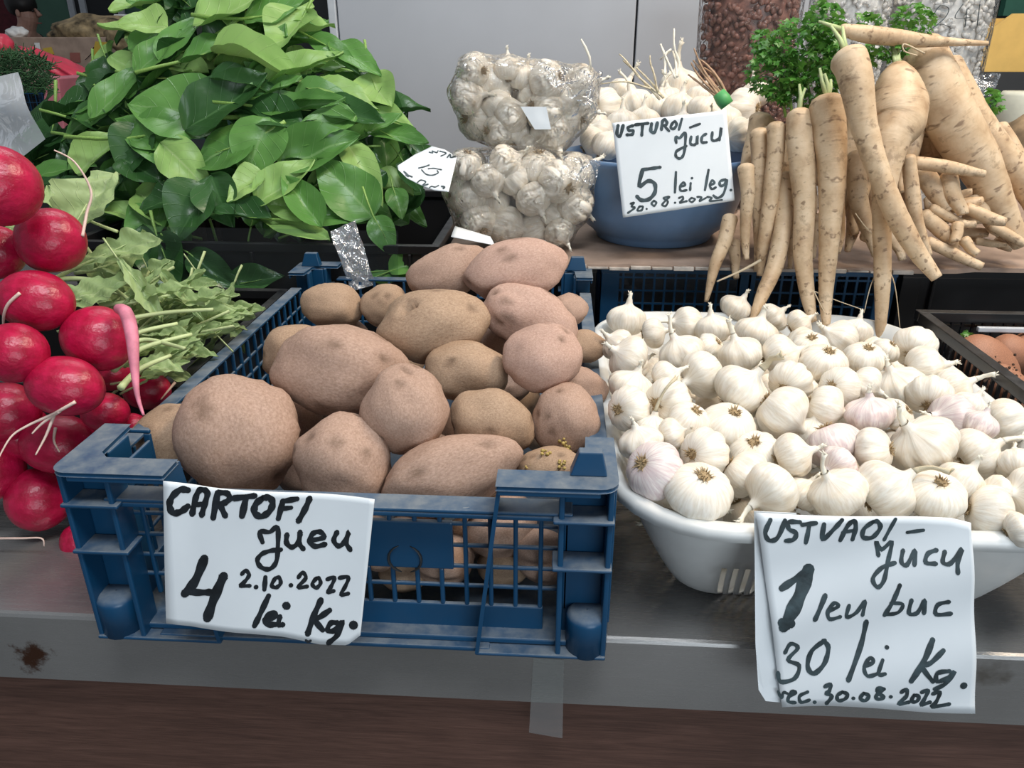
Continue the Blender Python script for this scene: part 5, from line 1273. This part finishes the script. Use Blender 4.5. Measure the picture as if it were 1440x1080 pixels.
# hand placed: px py L W angle(stalk->tip) mat  (normal: towards camera + up by tilt)
HL = [
 (248, 155, 120, 88, 170, 'sp_mid', .4, 1), (322, 150, 130, 70, 30, 'sp_dark', .3, None), (215, 205, 120, 50, 150, 'sp_mid', .5, 0), (262, 232, 95, 60, 320, 'sp_pale', .5, None), (240, 185, 110, 60, 10, 'sp_mid', .3, 2),
 (312, 212, 90, 70, 200, 'sp_mid', .6, 1), (362, 205, 85, 78, 250, 'sp_mid', .6, None), (405, 262, 95, 52, 30, 'sp_pale', .4, None), (345, 262, 60, 50, 210, 'sp_pale', .8, 0), (450, 215, 115, 62, 20, 'sp_mid', .3, None),
 (425, 155, 115, 45, 355, 'sp_mid', .6, 1), (370, 165, 110, 50, 170, 'sp_dark', .5, None), (490, 265, 105, 62, 130, 'sp_mid', .5, None), (510, 240, 100, 45, 300, 'sp_pale', .6, None), (425, 285, 90, 42, 130, 'sp_mid', .8, None),
 (400, 315, 130, 38, 160, 'sp_pale', .9, None), (395, 290, 80, 36, 150, 'sp_pale', .6, None), (470, 305, 80, 30, 5, 'sp_mid', .7, None), (270, 300, 85, 62, 235, 'sp_dark', .4, None), (310, 285, 80, 55, 290, 'sp_dark', .3, None),
 (530, 130, 60, 46, 290, 'sp_pale', .5, 2), (480, 130, 100, 45, 345, 'sp_pale', .9, None), (430, 100, 110, 45, 20, 'sp_pale', 1.0, None), (365, 85, 130, 42, 350, 'sp_pale', 1.0, None), (310, 70, 110, 42, 20, 'sp_mid', .9, 1),
 (415, 48, 75, 60, 250, 'sp_pale', .7, 0), (330, 20, 110, 66, 20, 'sp_pale', .9, None), (390, 20, 90, 60, 10, 'sp_mid', .9, 2), (255, 45, 100, 40, 60, 'sp_mid', .8, None), (205, 35, 60, 45, 170, 'sp_pale', .6, None),
 (210, 55, 60, 45, 30, 'sp_mid', .6, None), (225, 75, 85, 40, 45, 'sp_mid', .7, None), (500, 85, 90, 35, 320, 'sp_mid', 1.0, None), (470, 70, 80, 35, 330, 'sp_mid', .9, 1), (545, 165, 85, 30, 330, 'sp_pale', .9, 2),
 (555, 195, 90, 42, 330, 'sp_mid', .6, 1), (520, 190, 95, 38, 15, 'sp_mid', .7, None), (460, 140, 90, 40, 5, 'sp_mid', .9, None), (345, 115, 100, 36, 355, 'sp_dark', .9, None), (385, 130, 80, 34, 10, 'sp_mid', .9, None),
 (170, 130, 110, 40, 50, 'sp_mid', .7, None), (125, 165, 100, 42, 210, 'sp_mid', .7, None), (140, 215, 80, 42, 50, 'sp_pale', .6, None), (85, 240, 90, 28, 15, 'sp_mid', .7, None), (190, 215, 75, 52, 240, 'sp_dark', .4, None),
 (200, 240, 70, 45, 330, 'sp_dark', .5, None), (165, 265, 80, 48, 50, 'sp_dark', .5, None), (225, 285, 60, 35, 200, 'sp_dark', .6, None), (205, 310, 60, 50, 130, 'sp_mid', .5, None), (100, 270, 70, 40, 20, 'sp_dark', .6, None),
 (450, 180, 100, 48, 200, 'sp_mid', .5, None), (560, 285, 45, 30, 290, 'sp_mid', .4, 0), (580, 250, 55, 28, 300, 'sp_dark', .5, 1), (340, 305, 80, 30, 175, 'sp_dark', .9, 3), (495, 165, 90, 40, 340, 'sp_dark', .6, None),
]
rw = rows_of([(g[0], g[1], i) for i, g in enumerate(HL)], 42)
SHD = {'sp_dark': 'dark green', 'sp_mid': 'mid-green', 'sp_pale': 'pale yellow-green'}
rr = random.Random(21)
for i, (px, py, L, Wd, an, mt, tilt, st) in enumerate(HL):
    Y = yheap(px, py) - .028 - .012 * rr.random(); c = aty(px, py, Y); k = depth(c) / F; a_ = math.radians(an)
    u = RIGHT * math.cos(a_) + UP * math.sin(a_); nrm = -FWD + UP * (tilt * .8) + RIGHT * rr.uniform(-.2, .2)
    u = u - (-FWD) * (u.dot(UP)) * tilt * .35
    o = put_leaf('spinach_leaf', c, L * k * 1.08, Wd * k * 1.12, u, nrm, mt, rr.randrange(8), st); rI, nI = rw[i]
    tag(o, f"{SHD[mt]} spinach leaf, {ORD[nI]} from left in the heap's {'lowest row' if rI == 0 else ORD[rI] + ' row up'}", 'leaf', 'spinach leaves on the outside of the heap')
SIL = [(178, 62), (178, 15), (230, -25), (400, -30), (430, 25), (470, 75), (520, 118), (585, 180), (598, 215), (570, 262), (555, 312), (440, 322), (330, 300), (250, 325), (190, 335), (100, 290), (55, 240), (60, 205), (130, 140)]
def inside(x, y, P):
    k = False; j = len(P) - 1
    for i in range(len(P)):
        if (P[i][1] > y) != (P[j][1] > y) and x < (P[j][0] - P[i][0]) * (y - P[i][1]) / (P[j][1] - P[i][1]) + P[i][0]: k = not k
        j = i
    return k
cnt = 0
while cnt < 260:
    px, py = rr.uniform(50, 600), rr.uniform(-30, 335)
    if not inside(px, py, SIL): continue
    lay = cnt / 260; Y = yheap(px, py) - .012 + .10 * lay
    c = aty(px, py, Y); k = depth(c) / F; an = rr.uniform(0, 6.28)
    s = (px - 350) / 260; u = RIGHT * math.cos(an) + UP * math.sin(an) * .45; tilt = rr.uniform(.4, 1.3)
    nrm = -FWD + UP * tilt + RIGHT * (s * .5 + rr.uniform(-.3, .3))
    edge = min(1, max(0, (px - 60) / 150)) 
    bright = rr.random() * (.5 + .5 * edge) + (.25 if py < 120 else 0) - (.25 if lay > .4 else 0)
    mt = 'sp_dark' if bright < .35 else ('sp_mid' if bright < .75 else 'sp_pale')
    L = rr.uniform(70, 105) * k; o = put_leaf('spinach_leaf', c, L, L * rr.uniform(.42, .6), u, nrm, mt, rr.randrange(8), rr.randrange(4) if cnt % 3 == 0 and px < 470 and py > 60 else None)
    side_ = ('left' if px < 240 else 'middle' if px < 430 else 'right'); lev = ('top' if py < 100 else 'middle' if py < 220 else 'foot')
    tag(o, f"{SHD[mt]} spinach leaf tucked between others, {side_} part, {lev} of the heap", 'leaf', f'{SHD[mt]} spinach leaves inside the heap, {side_} {lev}'); cnt += 1
# dark spinach seen through the film below the heap
FL = [(235, 370, 90, 60, 290), (300, 385, 90, 50, 320), (360, 395, 80, 40, 10), (205, 345, 70, 45, 100), (555, 380, 80, 42, 5), (575, 372, 60, 30, 20), (540, 330, 60, 40, 300), (270, 400, 80, 40, 340)]
for i, (px, py, L, Wd, an) in enumerate(FL):
    c = aty(px, py, 1.037 if px < 450 else 1.05); k = depth(c) / F; a_ = math.radians(an); u = RIGHT * math.cos(a_) + UP * math.sin(a_)
    o = put_leaf('spinach_leaf', c, L * k, Wd * k, u, -FWD + UP * .3, 'sp_dark' if px < 500 else 'sp_mid', i, i % 4)
    tag(o, ['dark spinach leaf lower left behind the plastic film', 'dark spinach leaf with long stem behind the film', 'dark spinach leaf behind film near the crate corner', 'dark spinach leaf beside the radish leaves', 'green spinach leaf right behind the back of the potato crate', 'spinach leaf tip beside the brown back potato', 'shaded spinach leaf hanging under the small tilted card', 'lowest dark spinach leaf behind the film'][i], 'leaf')
# film liner
sheet_mesh(quadgrid([aty(190, 318, 1.03), aty(560, 325, 1.03), aty(560, 425, 1.028), aty(190, 430, 1.028)], 40, 20), 'film_liner', mat_film('dark_liner_film', (.75, .8, .8), .015, 18, .6, .12, .12), 'thin clear plastic liner hanging down the front of the spinach crate', 'film', amp=.004, fr=25)
sheet_mesh(quadgrid([aty(464, 325, 1.020), aty(500, 310, 1.022), aty(528, 400, 1.014), aty(494, 410, 1.012)], 14, 30), 'film_fold', mat_film('bright_film_fold', (.9, .93, .95), .16, 70, 1, .09, .62, .02), 'bright crinkled fold of clear film hanging behind the potato crate', 'film', amp=.006, fr=80)
sheet_mesh(quadgrid([aty(-40, 120, .95), aty(22, 100, .95), aty(62, 195, .94), aty(-30, 260, .93)], 24, 24), 'plastic_bag', MM['filmgrey'], 'cloudy grey plastic bag standing behind the top radish', 'bag', amp=.012, fr=18)

# radish leaves
RL = [(115, 300, 150, 120, 60, .3), (165, 350, 130, 75, 25, .5), (175, 365, 90, 80, 20, .4), (150, 395, 90, 80, 300, .5), (200, 405, 110, 40, 310, .7), (240, 440, 130, 50, 20, .9), (290, 450, 130, 45, 15, .9), (330, 440, 110, 34, 12, .9), (230, 475, 130, 50, 30, .9),
      (280, 480, 120, 45, 25, 1.), (185, 440, 110, 50, 340, .8), (220, 505, 110, 42, 30, 1.), (260, 500, 100, 40, 35, 1.), (210, 455, 110, 45, 60, .8), (300, 470, 110, 36, 20, 1.), (175, 500, 90, 40, 20, .8), (245, 520, 80, 30, 40, 1.), (90, 290, 80, 60, 150, .3),
      (35, 315, 70, 50, 20, .3), (210, 385, 80, 50, 40, .6), (120, 420, 120, 80, 10, .6), (345, 455, 80, 25, 15, 1.)]
rw = rows_of([(g[0], g[1], i) for i, g in enumerate(RL)], 45)
rl_ = random.Random(8); RLP = [(170, 400), (235, 395), (300, 430), (388, 434), (330, 478), (245, 538), (205, 525), (160, 480)]
while len(RL) < 78:
    x, y = rl_.uniform(150, 390), rl_.uniform(395, 540)
    if inside(x, y, RLP): RL.append((x, y, rl_.uniform(55, 105), rl_.uniform(24, 46), rl_.choice((rl_.uniform(-10, 60), rl_.uniform(0, 40), rl_.uniform(0, 360))), rl_.uniform(.6, 1.3)))
rw = rows_of([(g[0], g[1], i) for i, g in enumerate(RL)], 22)
for i, (px, py, L, Wd, an, tilt) in enumerate(RL):
    if py < 430: d = .78 + .02 * (i % 4)
    else: d = surf_depth(px, py, lambda y: .158 - .005 * (i % 6))
    c = atd(px, py, d); k = d / F; a_ = math.radians(an); u = RIGHT * math.cos(a_) + UP * math.sin(a_)
    if c.x > X0 - .012: c.x = X0 - .012
    o = put_leaf('radish_leaf', c, L * k, Wd * k, u, -FWD + UP * tilt, 'rl', i, i % 2); rI, nI = rw[i]
    tag(o, f"pale green ragged radish leaf, {ORD[nI]} from left in the {'lowest' if rI == 0 else ORD[rI] + ' higher'} tier beside the crate", 'leaf', 'radish leaves left of the potato crate')

rg = empty('radish_greens', (-.42, .68, .12), 'tangle of long bare pale stems among the radish leaves', 'stems')
for i_, L_ in enumerate([[(60, 395), (110, 392), (150, 400), (190, 428)], [(150, 395), (190, 402), (225, 425)], [(118, 455), (160, 452), (230, 440), (300, 435)], [(150, 500), (190, 470), (250, 455)], [(160, 520), (200, 490), (270, 470)], [(170, 545), (195, 520), (240, 500)], [(140, 430), (180, 425), (240, 415)], [(165, 510), (185, 485), (210, 478), (260, 490)]]):
    n_ = len(L_); S = smooth_pts([(x, y, .80 - .16 * max(0, (y - 420)) / 120) for x, y in L_], 5); mb = MB()
    mb.tube([atd(x, y, z) for x, y, z in S], [.0032 * (1 - .5 * k / len(S)) for k in range(len(S))], 7)
    mb.build('stem', MM['rl_stalk'], rg, smooth=True)
# ------------------------------------------------------------------ far left background
Yb = 3.3
a = aty(-10, 118, Yb); b = aty(172, 52, Yb)
mb = MB(); mb.box(-3.2, -.9, 2.95, 3.9, -.9, .0); tag(mb.build('far_bench', MM['dark']), 'dark bench far behind on the left carrying stacked boxes', 'bench')
simple_crate('blue_crate', a.x, b.x, Yb - .02, Yb + .3, a.z - .001, MM['blue'], 'far blue crate beneath the banana carton', z0=0, bars=.03)
e = empty('banana_carton', ((a.x + b.x) / 2, Yb + .15, a.z), 'brown cardboard carton printed with yellow bananas, far left', 'box')
mb = MB(); mb.box(a.x, b.x, Yb, Yb + .3, a.z, b.z); mb.build('carton', MM['card'], e, bev=.004)
def flat_poly(pts, Y, mat, name, par):
    mb = MB(); P = [aty(x, y, Y) for x, y in pts]; m = len(P); mb.add(P + [p + Vector((0, .002, 0)) for p in P], [tuple(range(m)), tuple(range(m, 2 * m))[::-1]] + [(i, (i + 1) % m, m + (i + 1) % m, m + i) for i in range(m)]); return mb.build(name, mat, par)
flat_poly([(134, 58), (157, 60), (155, 90), (150, 114), (124, 113), (120, 100), (128, 84)], Yb - .004, MM['banana'], 'banana_print', e)
for L in ([(120, 84), (128, 76), (132, 66)], [(120, 100), (134, 96), (142, 82)], [(126, 114), (144, 110), (150, 98)]):
    mb = MB(); mb.tube([aty(x, y, Yb - .005) for x, y in L], [.0035] * 3, 4, flat=.3); mb.build('banana_outline', MM['dark'], e)
flat_poly([(48, 60), (55, 60), (58, 77), (52, 77)], Yb - .006, MM['whitebox'], 'white_tag', e)
flat_poly([(60, 68), (72, 66), (76, 76), (64, 80)], Yb - .004, MM['banana'], 'yellow_print', e)
flat_poly([(98, 74), (112, 74), (113, 88), (99, 88)], Yb - .004, MM['redprint'], 'red_print', e)
# mottled net sack on the carton
mb = MB(); v, f = ICO[4]; c = aty(135, 44, Yb + .12); R_ = .15
mb.add([c + Vector((p.x * .19, p.y * .10, p.z * .062)) * (1 + .25 * noise.noise(p * 2.2)) for p in v], f); tag(mb.build('net_sack', MM['lump'], smooth=True), 'mottled yellow-grey sack lying on the banana carton', 'sack')
mb = MB(); c = aty(172, 56, Yb + .04); mb.add([c + Vector((p.x * .07, p.y * .06, p.z * .055)) * (1 + .25 * noise.noise(p * 2.2 + c)) for p in v], f); tag(mb.build('net_sack', MM['lump'], smooth=True), 'mottled sack sagging off the right end of the carton', 'sack')
a = aty(163, 42, 3.5); b = aty(182, 20, 3.5); mb = MB(); mb.box(a.x, b.x, 3.5, 3.6, a.z, b.z); tag(mb.build('white_box', MM['whitebox'], bev=.004), 'small white box just left of the spinach top', 'box')
# red bag, pink crate
mb = MB(); c = aty(88, 96, 2.52); mb.add([c + Vector((p.x * .11 + p.z * -.05, p.y * .06, p.z * .05 - p.x * .04)) * (1 + .3 * noise.noise(p * 2.0)) for p in v], f); tag(mb.build('red_bag', MM['pinkbag'], smooth=True), 'crumpled red-pink plastic bag in front of the carton', 'bag')
mb = MB(); c = aty(2, 64, 2.4); mb.add([c + p * .034 * (1 + .1 * noise.noise(p * 2.0)) for p in v], f); tag(mb.build('red_bag', MM['pinkbag'], smooth=True), 'small red bundle at the left edge above the dill', 'bag')
SB = aty(95, 200, 2.1).z + .01; a = aty(78, 142, 2.45); b = aty(140, 118, 2.45); mb = MB(); mb.box(a.x, b.x, 2.45, 2.58, SB, a.z - .001); tag(mb.build('blue_box', MM['blue']), 'blue box end below the flat red box, left of spinach', 'box')
mb = MB(); mb.box(a.x, b.x, 2.45, 2.58, a.z, b.z); tag(mb.build('red_box', plain('red_box_card', (.42, .04, .06), .6, var=.3), bev=.006), 'flat red box under the red-pink bag', 'box')
pcr = empty('pink_crate', aty(75, 190, 2.1), 'pink plastic crate end standing left of the spinach', 'crate')
P = [(62, 108), (82, 110), (92, 195), (60, 196)]
mb = MB(); pts = [aty(x, y, 2.1) for x, y in P]; mb.hull8(pts, [p + Vector((-.02, .3, 0)) for p in pts]); mb.build('end_panel', MM['pinkpanel'], pcr, bev=.003)
flat_poly([(71, 148), (75, 148), (77, 158), (73, 158)], 2.095, MM['dark'], 'handle_slot', pcr)
mb = MB(); q = aty(95, 200, 2.1); mb.box(-2.4, q.x + .1, 2.0, 2.6, -.9, q.z + .01); tag(mb.build('side_bench', MM['dark']), 'dark bench holding the pink crate', 'bench')
dl = empty('dill_bunch', aty(30, 100, 1.5), 'dark green dill bunch behind the grey plastic bag', 'herbs')
mb = MB(); rd = random.Random(4)
for _ in range(1500):
    x, y = rd.uniform(-30, 72), rd.uniform(72, 128)
    if y < 70 + .006 * (x - 15) ** 2: continue
    p = aty(x, y, 1.5 + rd.uniform(-.05, .05)); q = p + Vector((rd.uniform(-1, 1), rd.uniform(-1, 1), rd.uniform(-.6, 1))) * .016; mb.tube([p, q], [.0012, .0006], 4)
tag(mb.build('fronds', MM['dill'], dl), kind='stuff')
mb = MB()
for k in range(7): mb.tube([aty(70 + k * 2, 125, 1.5), aty(60 - 3 * k, 160, 1.45), aty(75 + k, 235, 1.35)], [.002, .002, .002], 5)
mb.build('stems', MM['dill'], dl)

# person far behind at left, in profile, looking right
def person():
    Yp = 6.7; hd = aty(33, 14, Yp); base = Vector((hd.x - .05, Yp, -.90)); top = hd.z + .12
    e = empty('person', base, 'person with short black hair and black shirt, far left, seen side-on looking down', 'person')
    Hh = top - base.z
    J = {'pel': (0, 0, .52), 'sp': (0, 0, .66), 'ch': (.0, 0, .765), 'nk': (.015, 0, .845), 'hd': (.045, 0, .885), 'hd2': (.04, 0, .945),
         'shl': (0, -.10, .80), 'ell': (.02, -.13, .64), 'wrl': (.12, -.10, .55), 'shr': (0, .10, .80), 'elr': (.02, .13, .64), 'wrr': (.12, .10, .55),
         'hil': (0, -.05, .50), 'knl': (.01, -.055, .27), 'anl': (-.01, -.06, .035), 'tol': (.08, -.065, .012), 'hir': (0, .05, .50), 'knr': (.01, .055, .27), 'anr': (-.01, .06, .035), 'tor': (.08, .065, .012)}
    R = {'pel': .085, 'sp': .075, 'ch': .09, 'nk': .032, 'hd': .05, 'hd2': .052, 'shl': .036, 'ell': .026, 'wrl': .018, 'shr': .036, 'elr': .026, 'wrr': .018, 'hil': .055, 'knl': .035, 'anl': .024, 'tol': .02, 'hir': .055, 'knr': .035, 'anr': .024, 'tor': .02}
    E = [('pel', 'sp'), ('sp', 'ch'), ('ch', 'nk'), ('nk', 'hd'), ('hd', 'hd2'), ('ch', 'shl'), ('shl', 'ell'), ('ell', 'wrl'), ('ch', 'shr'), ('shr', 'elr'), ('elr', 'wrr'), ('pel', 'hil'), ('hil', 'knl'), ('knl', 'anl'), ('anl', 'tol'), ('pel', 'hir'), ('hir', 'knr'), ('knr', 'anr'), ('anr', 'tor')]
    def skin(keys, name, mat, grow=1.0, extra=None):
        ks = list(keys); me = bpy.data.meshes.new(name); me.from_pydata([Vector(J[k]) * Hh for k in ks], [(ks.index(a_), ks.index(b_)) for a_, b_ in E if a_ in ks and b_ in ks], [])
        o = bpy.data.objects.new(name, me); COL.objects.link(o); o.parent = e; o.modifiers.new('skin', 'SKIN'); me.materials.append(mat)
        for sv, k in zip(me.skin_vertices[0].data, ks): sv.radius = (R[k] * Hh * grow,) * 2
        me.skin_vertices[0].data[0].use_root = True
        s = o.modifiers.new('s', 'SUBSURF'); s.levels = 2; s.render_levels = 2; return o
    skin(J.keys(), 'body', MM['skin'])
    skin(['pel', 'sp', 'ch', 'shl', 'ell', 'shr', 'elr'], 'shirt', MM['shirt'], 1.12)
    skin(['pel', 'hil', 'knl', 'anl', 'hir', 'knr', 'anr'], 'trousers', MM['shirt'], 1.1)
    mb = MB(); c = Vector((J['hd2'][0] - .018, 0, J['hd2'][2] + .012)) * Hh; v, f = ICO[3]
    mb.add([base + c + Vector((p.x * .070, p.y * .062, p.z * .062)) * Hh * (1 + .06 * noise.noise(p * 5)) for p in v], f); mb.build('hair', MM['hair'], e, smooth=True)
    mb = MB(); c = base + Vector((.105, 0, .905)) * Hh; mb.tube([c + Vector((-.02, 0, .03)) * Hh, c, c + Vector((-.012, 0, -.004)) * Hh], [.006 * Hh, .012 * Hh, .006 * Hh], 6); mb.build('nose', MM['skin'], e, smooth=True)
    mb = MB()
    for s in (-1, 1): mb.ball(base + Vector((.088, s * .022, .925)) * Hh, .006 * Hh, 2)
    mb.build('eyes', MM['hair'], e, smooth=True)
    mb = MB(); mb.tube([base + Vector((.092, -.018, .873)) * Hh, base + Vector((.098, 0, .873)) * Hh, base + Vector((.092, .018, .873)) * Hh], [.003 * Hh] * 3, 5); mb.build('mouth', plain('lips', (.4, .12, .1), .5), e)
    mb = MB()
    for s in (-1, 1): mb.ball(base + Vector((.03, s * .05, .915)) * Hh, .018 * Hh, 2, (.6, .3, 1))
    mb.build('ears', MM['skin'], e, smooth=True)
    # hands
    for s, k in ((-1, 'wrl'), (1, 'wrr')):
        mb = MB(); w_ = base + Vector(J[k]) * Hh; mb.ball(w_ + Vector((.03, 0, -.012)) * Hh, .024 * Hh, 2, (1.2, .8, .5))
        for q in range(4): mb.tube([w_ + Vector((.045, (q - 1.5) * .010, -.015)) * Hh, w_ + Vector((.07, (q - 1.5) * .011, -.02)) * Hh, w_ + Vector((.085 - .004 * abs(q - 1.5), (q - 1.5) * .011, -.035)) * Hh], [.0055 * Hh, .005 * Hh, .004 * Hh], 6)
        mb.tube([w_ + Vector((.02, -s * .014, -.01)) * Hh, w_ + Vector((.045, -s * .03, -.02)) * Hh], [.006 * Hh, .0045 * Hh], 6); mb.build('hand', MM['skin'], e, smooth=True)
person()
mb = MB(); c = aty(24, 46, 3.42); mb.add([c + Vector((p.x * .045, p.y * .035, p.z * .024)) * (1 + .2 * noise.noise(p * 2)) for p in v], f); tag(mb.build('white_bundle', MM['whitebox'], smooth=True), 'small white bundle in front of the person, resting on the carton', 'bundle')
a = aty(-60, 60, 7.2); b = aty(20, -60, 7.2); mb = MB(); mb.box(a.x, b.x, 7.2, 7.25, -.9, b.z); tag(mb.build('maroon_cloth', MM['maroon']), 'maroon cloth hanging at the far left edge behind the person', 'cloth')
